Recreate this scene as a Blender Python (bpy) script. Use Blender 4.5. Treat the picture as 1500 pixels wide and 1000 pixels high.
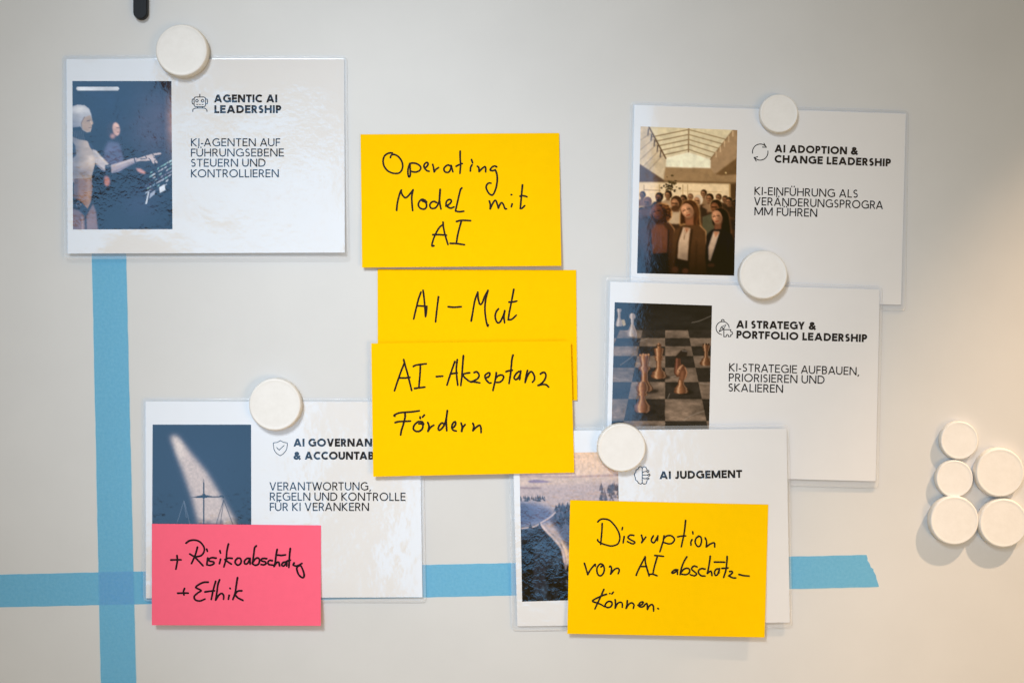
import bpy, bmesh, math, random
import numpy as np

for o in list(bpy.data.objects):
    bpy.data.objects.remove(o, do_unlink=True)
SC = bpy.context.scene
COL = SC.collection

# ------------------------------------------------------------------ camera
S = 1930.0            # photograph pixels per metre, measured at the board
D = 1.08              # camera to board, metres
ZC = 1.50             # height of the picture centre above the floor
cam_d = bpy.data.cameras.new('camera')
cam = bpy.data.objects.new('camera', cam_d)
COL.objects.link(cam)
cam.location = (0, -D, ZC)
cam.rotation_euler = (math.radians(90), 0, 0)
cam_d.sensor_width = 36.0
cam_d.lens = 36.0 * D / (1500.0 / S)
cam_d.clip_start = 0.05
cam_d.clip_end = 60
SC.camera = cam

# ------------------------------------------------------------------ world
W = bpy.data.worlds.new('World')
SC.world = W
W.use_nodes = True
nt = W.node_tree
bg = nt.nodes['Background']
bg.inputs['Color'].default_value = (1.0, 0.67, 0.18, 1)
bg.inputs['Strength'].default_value = 0.345

# ------------------------------------------------------------------ lamps
def area(name, loc, target, sx, sy, radiance, color, spread=180):
    l = bpy.data.lights.new(name, 'AREA')
    l.shape = 'RECTANGLE'; l.size = sx; l.size_y = sy
    l.energy = math.pi * sx * sy * radiance
    l.color = color
    l.spread = math.radians(spread)
    o = bpy.data.objects.new(name, l); COL.objects.link(o)
    o.location = loc
    import mathutils
    d = mathutils.Vector(target) - mathutils.Vector(loc)
    o.rotation_euler = d.to_track_quat('-Z', 'Y').to_euler()
    return o

LW = 3.0
KW = 1 + LW / D
def window(name, x0, x1, y0, y1, radiance, color):
    """window pane in the wall opposite the board, 3 m from it"""
    ax, bx = (x0 - 750) / S * KW, (x1 - 750) / S * KW
    az, bz = ZC + (500 - y1) / S * KW, ZC + (500 - y0) / S * KW
    area(name, ((ax + bx) / 2, -LW, (az + bz) / 2), ((ax + bx) / 2, 0, (az + bz) / 2),
         bx - ax, bz - az, radiance, color)
SKY = (0.20, 0.55, 1.0)
window('window_pane', -260, 255, 30, 232, 3.6, SKY)
window('window_pane', 262, 478, 128, 262, 3.6, SKY)
window('window_pane', -260, 470, 515, 752, 3.6, SKY)
window('window_pane', 570, 946, -160, 650, 3.6, SKY)
window('window_pane', 570, 940, 657, 880, 3.6, SKY)
# warm spotlight from the upper right
def spot(name, loc, target, power, color, cone, blend, rad):
    import mathutils
    l = bpy.data.lights.new(name, 'SPOT')
    l.energy = power; l.color = color; l.spot_size = math.radians(cone); l.spot_blend = blend
    l.shadow_soft_size = rad
    o = bpy.data.objects.new(name, l); COL.objects.link(o)
    o.location = loc
    d = mathutils.Vector(target) - mathutils.Vector(loc)
    o.rotation_euler = d.to_track_quat('-Z', 'Y').to_euler()
spot('vignette_key', (-0.50, -1.73, ZC + 0.954), (-0.05, 0, ZC - 0.03), 136, (0.83, 0.90, 0.965), 25.2, 1.0, 0.22)  # added soft overhead key; its cone darkens the corners like lens vignetting
# added warm fill from the lower right, standing in for room bounce
spot('warm_fill', (1.15, -1.555, ZC - 0.624), (0.06, 0, ZC - 0.20), 56, (1.0, 0.68, 0.40), 34, 1.0, 0.38)
spot('spotlight', (0.845, -0.441, ZC + 0.836), (0.43, 0, ZC - 0.15), 66, (1.0, 0.68, 0.42), 24, 1.0, 0.012)

SC.view_settings.view_transform = 'Standard'
SC.view_settings.look = 'None'
SC.view_settings.exposure = 0.0
SC.view_settings.gamma = 1.0
SC.view_settings.use_curve_mapping = False

# ------------------------------------------------------------------ helpers
def U(px, py, w):
    """where a point seen at photo pixel (px,py) stands, w metres in front of the board"""
    k = (D - w) / D / S
    return ((px - 750.0) * k, -w, ZC + (500.0 - py) * k)

def lin(c):
    c = np.asarray(c, float) / 255.0
    return np.where(c <= 0.04045, c / 12.92, ((c + 0.055) / 1.055) ** 2.4)

class Mat:
    def __init__(self, name):
        self.m = bpy.data.materials.new(name); self.m.use_nodes = True
        self.t = self.m.node_tree; self.n = self.t.nodes; self.l = self.t.links
        self.p = self.n['Principled BSDF']
    def node(self, typ, **kw):
        x = self.n.new(typ)
        for k, v in kw.items(): setattr(x, k, v)
        return x
    def coord(self, scale=(1, 1, 1), loc=(0, 0, 0)):
        tc = self.node('ShaderNodeTexCoord'); mp = self.node('ShaderNodeMapping')
        mp.inputs['Scale'].default_value = scale; mp.inputs['Location'].default_value = loc
        self.l.new(tc.outputs['Object'], mp.inputs['Vector'])
        return mp.outputs['Vector']
    def noise(self, vec, scale, detail=3, rough=0.5, dist=0.0):
        x = self.node('ShaderNodeTexNoise')
        x.inputs['Scale'].default_value = scale; x.inputs['Detail'].default_value = detail
        x.inputs['Roughness'].default_value = rough; x.inputs['Distortion'].default_value = dist
        self.l.new(vec, x.inputs['Vector'])
        return x.outputs['Fac']
    def bump(self, h, dist, prev=None, strength=1.0):
        b = self.node('ShaderNodeBump')
        b.inputs['Strength'].default_value = strength; b.inputs['Distance'].default_value = dist
        self.l.new(h, b.inputs['Height'])
        if prev is not None: self.l.new(prev, b.inputs['Normal'])
        return b.outputs['Normal']
    def ramp(self, fac, c0, c1, p0=0.0, p1=1.0):
        r = self.node('ShaderNodeValToRGB')
        r.color_ramp.elements[0].position = p0; r.color_ramp.elements[1].position = p1
        r.color_ramp.elements[0].color = (*c0, 1); r.color_ramp.elements[1].color = (*c1, 1)
        self.l.new(fac, r.inputs['Fac'])
        return r.outputs['Color']
    def set(self, **kw):
        for k, v in kw.items():
            i = self.p.inputs[k.replace('_', ' ')]
            i.default_value = (*v, 1) if isinstance(v, (tuple, list)) else v
        return self

def mesh_obj(name, verts, faces, mat, parent=None, smooth=False, loc=(0, 0, 0)):
    me = bpy.data.meshes.new(name)
    v = np.asarray(verts, float) - np.asarray(loc, float)
    me.from_pydata(v.tolist(), [], faces)
    me.update()
    if smooth:
        me.polygons.foreach_set('use_smooth', [True] * len(me.polygons))
    if mat: me.materials.append(mat.m)
    o = bpy.data.objects.new(name, me); COL.objects.link(o)
    if parent is not None:
        o.parent = parent
    else:
        o.location = loc
    return o

def thing(name, label, cat, loc, group=None):
    o = bpy.data.objects.new(name, None); COL.objects.link(o)
    o.empty_display_size = 0.02
    o.location = loc
    tag(o, label, cat, group)
    return o
def tag(o, label, cat, group=None):
    o['label'] = label; o['category'] = cat
    if group: o['group'] = group

class Quad:
    """four corners (TL TR BR BL) in photo pixels, with a height over the board h(s,t)"""
    def __init__(self, tl, tr, br, bl, h):
        self.c = [np.array(p, float) for p in (tl, tr, br, bl)]; self.h = h
    def px(self, s, t):
        a, b, c, d = self.c
        return a * (1 - s) * (1 - t) + b * s * (1 - t) + c * s * t + d * (1 - s) * t
    def st(self, x, y):
        s = t = 0.5
        a, b, c, d = self.c
        q = np.array((x, y), float)
        for _ in range(6):
            r = self.px(s, t) - q
            ds = (b - a) * (1 - t) + (c - d) * t; dt = (d - a) * (1 - s) + (c - b) * s
            det = ds[0] * dt[1] - ds[1] * dt[0]
            s -= (r[0] * dt[1] - r[1] * dt[0]) / det
            t -= (ds[0] * r[1] - ds[1] * r[0]) / det
        return s, t
    def at(self, x, y, off=0.0):
        s, t = self.st(x, y)
        return U(x, y, self.h(s, t) + off)
    def center(self):
        p = self.px(0.5, 0.5)
        return U(p[0], p[1], 0.0)

def sheet(name, q, mat, parent, th=0.0001, nx=60, ny=44, loc=(0, 0, 0)):
    V = []; F = []
    for k in (1, 0):
        for j in range(ny + 1):
            for i in range(nx + 1):
                s, t = i / nx, j / ny
                p = q.px(s, t)
                V.append(U(p[0], p[1], q.h(s, t) + (th if k else 0)))
    n = (nx + 1) * (ny + 1)
    I = lambda i, j, k: j * (nx + 1) + i + (0 if k else n)
    for j in range(ny):
        for i in range(nx):
            F.append((I(i, j, 1), I(i, j + 1, 1), I(i + 1, j + 1, 1), I(i + 1, j, 1)))
            F.append((I(i, j, 0), I(i + 1, j, 0), I(i + 1, j + 1, 0), I(i, j + 1, 0)))
    rim = [(i, 0) for i in range(nx)] + [(nx, j) for j in range(ny)] + [(i, ny) for i in range(nx, 0, -1)] + [(0, j) for j in range(ny, 0, -1)]
    b = len(V)                                   # the cut edge has vertices of its own, so the front stays flat to its border
    for i, j in rim: V.append(V[I(i, j, 1)]); V.append(V[I(i, j, 0)])
    m = len(rim)
    for k in range(m):
        k2 = (k + 1) % m
        F.append((b + 2 * k, b + 2 * k2, b + 2 * k2 + 1, b + 2 * k + 1))
    o = mesh_obj(name, V, F, mat, parent, smooth=False, loc=loc)
    sm = [True] * (2 * nx * ny) + [False] * (len(F) - 2 * nx * ny)
    o.data.polygons.foreach_set('use_smooth', sm)
    return o

# ---- ribbons (ink and print)
def catmull(p, n=7):
    p = [np.array(a, float) for a in p]
    if len(p) < 3: 
        return [p[0] * (1 - k / n) + p[-1] * k / n for k in range(n + 1)]
    e = [2 * p[0] - p[1]] + p + [2 * p[-1] - p[-2]]
    out = []
    for i in range(1, len(e) - 2):
        p0, p1, p2, p3 = e[i - 1:i + 3]
        for k in range(n):
            u = k / n
            out.append(0.5 * ((2 * p1) + (-p0 + p2) * u + (2 * p0 - 5 * p1 + 4 * p2 - p3) * u * u + (-p0 + 3 * p1 - 3 * p2 + p3) * u ** 3))
    out.append(p[-1])
    return out

class Ink:
    """collects flat strokes that lie on a sheet, each a hair above the one before"""
    def __init__(self, quad, off):
        self.q = quad; self.off = off; self.V = []; self.F = []; self.k = 0
    def poly(self, pts):
        b = len(self.V); self.k += 1
        o = self.off + self.k * 1.0e-6
        for p in pts: self.V.append(self.q.at(p[0], p[1], o))
        # orient towards the viewer (photo y runs down)
        A = sum(pts[i][0] * pts[(i + 1) % len(pts)][1] - pts[(i + 1) % len(pts)][0] * pts[i][1] for i in range(len(pts)))
        idx = list(range(b, b + len(pts)))
        self.F.append(tuple(idx if A < 0 else idx[::-1]))
    def ribbon(self, pts, w, cap=True, closed=False):
        P = [np.array(p, float) for p in pts]
        P = [P[0]] + [P[i] for i in range(1, len(P)) if np.hypot(*(P[i] - P[i - 1])) > 1e-4]
        n = len(P)
        if n < 2: return
        ws = [w] * n if np.isscalar(w) else list(np.interp(np.linspace(0, 1, n), np.linspace(0, 1, len(w)), w))
        b = len(self.V); self.k += 1
        o = self.off + self.k * 1.0e-6
        for i in range(n):
            d0 = P[i] - P[i - 1] if i > 0 else (P[0] - P[-2] if closed else P[1] - P[0])
            d1 = P[i + 1] - P[i] if i < n - 1 else (P[1] - P[0] if closed else P[-1] - P[-2])
            d0 = d0 / np.hypot(*d0); d1 = d1 / np.hypot(*d1)
            n0 = np.array((-d0[1], d0[0])); n1 = np.array((-d1[1], d1[0]))
            m = n0 + n1; L = np.hypot(*m)
            m = n1 if L < 0.3 else m / L
            mit = min(1.0 / max(0.35, float(m @ n1)), 1.6)
            for sg in (1, -1):
                p = P[i] + m * sg * ws[i] * 0.5 * mit
                self.V.append(self.q.at(p[0], p[1], o + i * 2e-8))
        for i in range(n - 1):
            a = b + 2 * i
            self.F.append((a, a + 2, a + 3, a + 1))
        if cap:
            for end in (0, n - 1):
                c = P[end]; d = (P[0] - P[1]) if end == 0 else (P[-1] - P[-2])
                a0 = math.atan2(d[1], d[0]); r = ws[end] * 0.5
                ring = [(c[0] + r * math.cos(a0 + g), c[1] + r * math.sin(a0 + g)) for g in np.linspace(math.pi / 2, -math.pi / 2, 7)]
                self.poly(ring)
    def build(self, name, mat, parent, loc):
        return mesh_obj(name, self.V, self.F, mat, parent, loc=loc)

# ---- printed capitals
def arc(cx, cy, rx, ry, a0, a1, n=14):
    return [(cx + rx * math.cos(math.radians(a0 + (a1 - a0) * k / n)), cy + ry * math.sin(math.radians(a0 + (a1 - a0) * k / n))) for k in range(n + 1)]
def glyph(ch, t):
    """strokes of one capital, cap height 1, y up; returns (width, strokes); 'd' strokes are cut level"""
    b = t > 0.15
    l = t / 2; hi = 1 - t * 0.47; lo = t * 0.47; th = t * 0.92
    P = lambda *p: ('p', list(p)); R = lambda p: ('p', p); Dg = lambda *a: ('d',) + a
    um = []
    base = ch
    if ch in 'ÜÄÖ':
        base = {'Ü': 'U', 'Ä': 'A', 'Ö': 'O'}[ch]
    if base == 'A':
        w = 1.02 if b else 0.94
        s = [Dg(t * .58, 0, w / 2 - t * .04, 1), Dg(w - t * .58, 0, w / 2 + t * .04, 1), P((w * .22, .29), (w * .78, .29))]
    elif base == 'B':
        w = .70 if b else .64; m = .53
        s = [P((l, 0), (l, 1)), R([(l, hi), (w * .5, hi)] + arc(w * .52, (hi + m) / 2, w * .40 - t * .3, (hi - m) / 2, 90, -90) + [(l, m)]),
             R([(l, m - .001), (w * .52, m - .001)] + arc(w * .55, (lo + m) / 2, w * .45 - l, (m - lo) / 2, 90, -90) + [(l, lo)])]
    elif base == 'C':
        w = .86; s = [R(arc(.52, .5, .52 - l, .515 - l, 48, 312, 26))]
    elif base == 'D':
        w = .88; s = [P((l, 0), (l, 1)), R([(l, hi), (w * .40, hi)] + arc(w * .40, .5, w * .60 - l, .5 - lo, 90, -90, 22) + [(l, lo)])]
    elif base == 'E':
        w = .62 if not b else .64; s = [P((w, hi), (l, hi), (l, lo), (w * 1.02, lo)), P((l, .52), (w * .94, .52))]
    elif base == 'F':
        w = .58; s = [P((l, 0), (l, hi), (w, hi)), P((l, .50), (w * .94, .50))]
    elif base == 'G':
        w = .98; s = [R(arc(.53, .5, .53 - l, .515 - l, 46, 300, 26) + [(w - l, .10 + lo * .6), (w - l, .50), (w * .60, .50)])]
    elif base == 'H':
        w = .84; s = [P((l, 0), (l, 1)), P((w - l, 0), (w - l, 1)), P((l, .52), (w - l, .52))]
    elif base == 'I':
        w = t; s = [P((l, 0), (l, 1))]
    elif base == 'J':
        w = .50; s = [R([(w - l, 1), (w - l, .28)] + arc(w / 2 - .01, .28, w / 2 - l + .01, .295 - l, 0, -160, 12))]
    elif base == 'K':
        w = .78; s = [P((l, 0), (l, 1)), Dg(l, .50, w - t * .75, 1), Dg(w - t * .62, 0, l + t * .25 + .02, .55)]
    elif base == 'L':
        w = .56; s = [P((l, 1), (l, lo), (w, lo))]
    elif base == 'M':
        w = 1.08; s = [P((l, 0), (l, 1)), P((w - l, 0), (w - l, 1)), Dg(w / 2, .06 if b else .1, t * .6, 1), Dg(w / 2, .06 if b else .1, w - t * .6, 1)]
    elif base == 'N':
        w = .90; s = [P((l, 0), (l, 1)), P((w - l, 0), (w - l, 1)), Dg(w - t * .58, 0, t * .58, 1)]
    elif base == 'O':
        w = 1.08; s = [('c', arc(w / 2, .5, w / 2 - l, .515 - l, 0, 360, 36))]
    elif base == 'P':
        w = .64; m = .46; s = [P((l, 0), (l, 1)), R([(l, hi), (w * .5, hi)] + arc(w * .54, (hi + m) / 2, w * .46 - l, (hi - m) / 2, 90, -90) + [(l, m)])]
    elif base == 'R':
        w = .70; m = .48; s = [P((l, 0), (l, 1)), R([(l, hi), (w * .46, hi)] + arc(w * .48, (hi + m) / 2, w * .44 - l, (hi - m) / 2, 90, -90) + [(l, m)]), Dg(w - t * .55, 0, w * .46, .50)]
    elif base == 'S':
        w = .60
        rx = w / 2 - l; ru = (hi - .52) / 2; rl = (.52 - lo) / 2
        s = [R(arc(w / 2 + .01, hi - ru, rx * .93, ru, 40, 250, 14) + arc(w / 2 - .01, lo + rl, rx, rl, 72, -145, 14))]
    elif base == 'T':
        w = .70; s = [P((0, hi), (w, hi)), P((w / 2, 0), (w / 2, hi))]
    elif base == 'U':
        w = .82; s = [R([(l, 1), (l, .38)] + arc(w / 2, .38, w / 2 - l, .39 - l, 180, 360, 18) + [(w - l, 1)])]
    elif base == 'V':
        w = .88; s = [Dg(w / 2 - t * .04, 0, t * .55, 1), Dg(w / 2 + t * .04, 0, w - t * .55, 1)]
    elif base == 'W':
        w = 1.30; s = [Dg(w * .28, 0, t * .55, 1), Dg(w * .28, 0, w * .5, 1), Dg(w * .72, 0, w * .5, 1), Dg(w * .72, 0, w - t * .55, 1)]
    elif base == 'Y':
        w = .84; s = [P((w / 2, 0), (w / 2, .45)), Dg(w / 2, .40, t * .6, 1), Dg(w / 2, .40, w - t * .6, 1)]
    elif base == 'Z':
        w = .74; s = [P((0, hi), (w, hi)), P((0, lo), (w, lo)), Dg(t * .6, lo, w - t * .6, hi)]
    elif base == '&':
        w = .92
        s = [R([(w - t * .3, .02), (.30, .58)] + arc(.42, .755, .20 - t * .12, .245 - l, 205, -40, 16) + [(.22, .42)] + arc(.36, .27, .36 - l, .285 - l, 130, 330, 16) + [(w - t * .55, .52)])]
    elif base == '-':
        w = .36; s = [P((0.02, .33), (w - .02, .33))]
    elif base == ',':
        w = .20; s = [Dg(.03, -.16, .14, .10)]
    if ch in 'ÜÄÖ':
        for dx in (-.15, .15):
            s.append(P((w / 2 + dx, 1.07), (w / 2 + dx, 1.07 + t * 1.25)))
    return w, s

def text(ink, string, p0, p1, cap, t):
    """one line set from baseline point p0 to baseline point p1 (photo pixels)"""
    gap = 0.085 if t > 0.15 else 0.145
    x = 0; items = []
    prev = ''
    for ch in string:
        if ch == ' ':
            x += 0.36; prev = ch; continue
        w, s = glyph(ch, t)
        k = 0
        if prev and (prev + ch) in ('AT', 'TA', 'AV', 'VA', 'AU', 'LT', 'TO', 'FA', 'RT', 'KO', 'LY', 'RA', 'PO', 'YA', 'FÜ', 'GY', 'EV', 'WO', 'TW', 'RV', '-A', 'KA'): k = 0.07
        if prev and (prev + ch) in ('TA', 'AT', 'AV', 'VA', '-A'): k = 0.12
        x -= k
        items.append((x, s)); x += w + gap; prev = ch
    total = x - gap
    p0 = np.array(p0, float); p1 = np.array(p1, float)
    ux = (p1 - p0) / total                       # one unit along
    e = (p1 - p0) / np.hypot(*(p1 - p0))
    uy = np.array((e[1], -e[0])) * cap           # up in photo pixels
    sx = np.hypot(*ux) / cap
    def M(x, y): return p0 + ux * x + uy * y
    for x0, s in items:
        for st in s:
            if st[0] in 'pc':
                ink.ribbon([M(x0 + a, c) for a, c in st[1]], t * cap, cap=False, closed=st[0] == 'c')
            else:
                _, xa, ya, xb, yb = st
                ln = math.hypot((xb - xa) * sx, yb - ya); hw = t * 0.5 * ln / abs(yb - ya) / sx
                hw = min(hw, t * 0.95)
                ink.poly([M(x0 + xa - hw, ya), M(x0 + xa + hw, ya), M(x0 + xb + hw, yb), M(x0 + xb - hw, yb)])

# ------------------------------------------------------------------ materials
def whiteboard_mat():
    m = Mat('white_enamel')
    v = m.coord()
    c = m.ramp(m.noise(v, 9, 5, 0.6), (.645, .65, .65), (.685, .69, .69), .35, .7)
    m.l.new(c, m.p.inputs['Base Color'])
    m.l.new(m.bump(m.noise(m.coord((1, 1, 1)), 350, 2), 0.00002), m.p.inputs['Normal'])
    return m.set(Roughness=.42, IOR=1.5)
M_BOARD = whiteboard_mat()
M_RAIL = Mat('anodised_aluminium').set(Base_Color=(.55, .56, .58), Metallic=.8, Roughness=.38)
M_RAIL.l.new(M_RAIL.bump(M_RAIL.noise(M_RAIL.coord((2, 200, 200)), 8, 2), .0002), M_RAIL.p.inputs['Normal'])

def paper_note(name, c):
    m = Mat(name)
    v = m.coord()
    c0 = tuple(x * .965 for x in c)
    col = m.ramp(m.noise(v, 160, 6, .65), c0, c, .3, .7)
    m.l.new(col, m.p.inputs['Base Color'])
    b = m.bump(m.noise(v, 1100, 3, .6), .00006)
    b = m.bump(m.noise(v, 26, 2, .5), .0010, b)
    m.l.new(b, m.p.inputs['Normal'])
    return m.set(Roughness=.8, IOR=1.3, Specular_IOR_Level=.08)
M_YELLOW = paper_note('yellow_note_paper', (1.0, .60, .0))
M_PINK = paper_note('pink_note_paper', (1.0, .15, .25))
M_INK = Mat('felt_pen_ink').set(Roughness=.6, Specular_IOR_Level=.12)
M_INK.l.new(M_INK.ramp(M_INK.noise(M_INK.coord(), 700, 3), (.012, .007, .006), (.034, .016, .010), .4, .75), M_INK.p.inputs['Base Color'])
M_INK_PINK = Mat('felt_pen_ink_on_pink').set(Roughness=.6, Specular_IOR_Level=.12)
M_INK_PINK.l.new(M_INK_PINK.ramp(M_INK_PINK.noise(M_INK_PINK.coord(), 700, 3), (.008, .003, .004), (.024, .006, .008), .4, .75), M_INK_PINK.p.inputs['Base Color'])

def tape_mat():
    m = Mat('blue_crepe_tape')
    v = m.coord()
    f = m.noise(v, 420, 4, .65)
    col = m.ramp(f, (.265, .585, .91), (.345, .665, .98), .3, .7)
    m.l.new(col, m.p.inputs['Base Color'])
    m.l.new(m.bump(f, .00018), m.p.inputs['Normal'])
    m.set(Roughness=.6, IOR=1.4)
    tr = m.node('ShaderNodeBsdfTransparent'); tr.inputs['Color'].default_value = (.34, .82, .96, 1)
    mx = m.node('ShaderNodeMixShader'); mx.inputs['Fac'].default_value = .58
    out = m.n['Material Output']
    m.l.new(m.p.outputs[0], mx.inputs[1]); m.l.new(tr.outputs[0], mx.inputs[2]); m.l.new(mx.outputs[0], out.inputs['Surface'])
    return m
M_TAPE = tape_mat()

def magnet_mat():
    m = Mat('white_plastic')
    v = m.coord()
    col = m.ramp(m.noise(v, 120, 6, .7), (.80, .79, .775), (.845, .838, .828), .3, .62)
    m.l.new(col, m.p.inputs['Base Color'])
    m.l.new(m.bump(m.noise(v, 500, 3), .00004), m.p.inputs['Normal'])
    m.set(Roughness=.42)
    return m
M_MAG = magnet_mat()
M_BLACK = Mat('black_metal').set(Base_Color=(.004, .005, .007), Roughness=.42, Specular_IOR_Level=.18)
M_BLACK.l.new(M_BLACK.bump(M_BLACK.noise(M_BLACK.coord(), 900, 3), .00003), M_BLACK.p.inputs['Normal'])

def film_normal(m, seed, wrinkle, swell):
    """surface of the laminating film: long swells plus small hammered wrinkles"""
    v = m.coord((1, 1, 1), (seed * 1.7, seed * .31, seed * .9))
    n = m.bump(m.noise(v, 14, 1.5, .5), 0.0014 * swell)
    if wrinkle > 0:
        mask = m.ramp(m.noise(v, 11, 2), (.18,) * 3, (1,) * 3, .38, .62)
        fine = m.noise(v, 330, 2.5, .55, .6)
        mul = m.node('ShaderNodeMath', operation='MULTIPLY')
        m.l.new(mask, mul.inputs[0]); m.l.new(fine, mul.inputs[1])
        n = m.bump(mul.outputs[0], .000072 * wrinkle, n)
        n = m.bump(m.noise(v, 90, 2, .5), .00014 * wrinkle, n)
    return n
def film_coat(m, n):
    m.set(Coat_Weight=1.0, Coat_Roughness=.055, Coat_IOR=1.56, Roughness=.8, Specular_IOR_Level=.0)
    m.l.new(n, m.p.inputs['Coat Normal'])
    return m

class CardMats:
    def __init__(self, seed, wrinkle, swell):
        a = (seed, wrinkle, swell)
        self.paper = Mat('laminated_paper'); 
        self.paper.l.new(self.paper.ramp(self.paper.noise(self.paper.coord(), 60, 4), (.765, .772, .795), (.795, .802, .825)), self.paper.p.inputs['Base Color'])
        film_coat(self.paper, film_normal(self.paper, *a))
        self.print = Mat('laminated_print_black').set(Base_Color=(.012, .013, .018)); film_coat(self.print, film_normal(self.print, *a))
        self.grey = Mat('laminated_print_thin').set(Base_Color=(.014, .014, .018)); film_coat(self.grey, film_normal(self.grey, *a))
        m = self.pic = Mat('laminated_picture')
        at = m.node('ShaderNodeAttribute'); at.attribute_name = 'print'
        m.l.new(at.outputs['Color'], m.p.inputs['Base Color'])
        film_coat(m, film_normal(m, *a))
        m = self.film = Mat('clear_film')
        tr = m.node('ShaderNodeBsdfTransparent'); tr.inputs['Color'].default_value = (1, 1, 1, 1)
        df = m.node('ShaderNodeBsdfDiffuse'); df.inputs['Color'].default_value = (.93, .92, .91, 1)
        gl = m.node('ShaderNodeBsdfGlossy'); gl.inputs['Roughness'].default_value = .16
        fr = m.node('ShaderNodeFresnel'); fr.inputs['IOR'].default_value = 1.42
        n = film_normal(m, seed, wrinkle * .3, swell)
        m.l.new(n, gl.inputs['Normal']); m.l.new(n, fr.inputs['Normal'])
        mx0 = m.node('ShaderNodeMixShader'); mx0.inputs['Fac'].default_value = .16
        m.l.new(tr.outputs[0], mx0.inputs[1]); m.l.new(df.outputs[0], mx0.inputs[2])
        mx = m.node('ShaderNodeMixShader')
        m.l.new(fr.outputs[0], mx.inputs['Fac']); m.l.new(mx0.outputs[0], mx.inputs[1]); m.l.new(gl.outputs[0], mx.inputs[2])
        m.l.new(mx.outputs[0], m.n['Material Output'].inputs['Surface'])

# ------------------------------------------------------------------ the board
def box(V, F, x0, x1, y0, y1, z0, z1):
    b = len(V)
    V += [(x, y, z) for z in (z0, z1) for y in (y0, y1) for x in (x0, x1)]
    F += [tuple(b + i for i in f) for f in ((0, 2, 3, 1), (4, 5, 7, 6), (0, 1, 5, 4), (2, 6, 7, 3), (0, 4, 6, 2), (1, 3, 7, 5))]
board = thing('whiteboard', 'large matte white magnetic board that carries all the cards, notes, tape and magnets', 'whiteboard', (0, 0.02, ZC - .62))
V, F = [], []
ztop = ZC + 500 / S - .0008
box(V, F, -1.1, 1.1, 0, .018, ZC - .62, ztop + .02)
mesh_obj('panel', V, F, M_BOARD, board, loc=(0, 0.02, ZC - .62))
V, F = [], []
box(V, F, -1.1, 1.1, -.006, .016, ztop + .0205, ztop + .055)
V2 = V; 
mesh_obj('frame', V, F, M_RAIL, board, loc=(0, 0.02, ZC - .62))

# ------------------------------------------------------------------ tape
def tape(name, label, pts_a, pts_b, w, grp, tip=()):
    """edge a and edge b: matching polylines in photo pixels"""
    V, F = [], []
    n = len(pts_a)
    for k in (w, w - .00012):
        for a, b in zip(pts_a, pts_b):
            V.append(U(a[0], a[1], k)); V.append(U(b[0], b[1], k))
    m = 2 * n
    for i in range(n - 1):
        a = 2 * i
        F.append((a, a + 1, a + 3, a + 2))
    c = np.mean(np.array(V), axis=0)
    V = V[:m]
    if tip:
        for p in tip: V.append(U(p[0], p[1], w))
        F.append((m - 2, m - 1) + tuple(range(m + len(tip) - 1, m - 1, -1)))
    o = mesh_obj(name, V, F, M_TAPE, None, loc=tuple(c))
    tag(o, label, 'tape', grp)
    return o
rnd = random.Random(4)
def wob(p, a=.35): return (p[0] + rnd.uniform(-a, a), p[1] + rnd.uniform(-a, a))
def edge(p, q, n, a=.25):
    return [wob((p[0] + (q[0] - p[0]) * i / n, p[1] + (q[1] - p[1]) * i / n), a) for i in range(n + 1)]
# horizontal strip with a torn right end
ea = edge((-150, 844.5), (1268, 812.2), 120); eb = edge((-150, 892.5), (1268, 859.6), 120)
jag = [(1269.5, 812.3), (1271, 817.5), (1270.6, 820), (1274, 825), (1275.5, 830), (1279.4, 833), (1279.6, 836), (1283, 842), (1284, 847), (1287.3, 857), (1287.4, 858.9)]
tape('masking_tape', 'horizontal strip of blue masking tape running behind the cards to a torn right end', ea, eb, .00020, 'blue masking tape on the board', jag)
va = edge((133.6, 330), (149.5, 1090), 60); vb = edge((183.6, 330), (201.5, 1090), 60)
tape('masking_tape', 'vertical strip of blue masking tape hanging from behind the robot card', va, vb, .00045, 'blue masking tape on the board')

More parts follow.
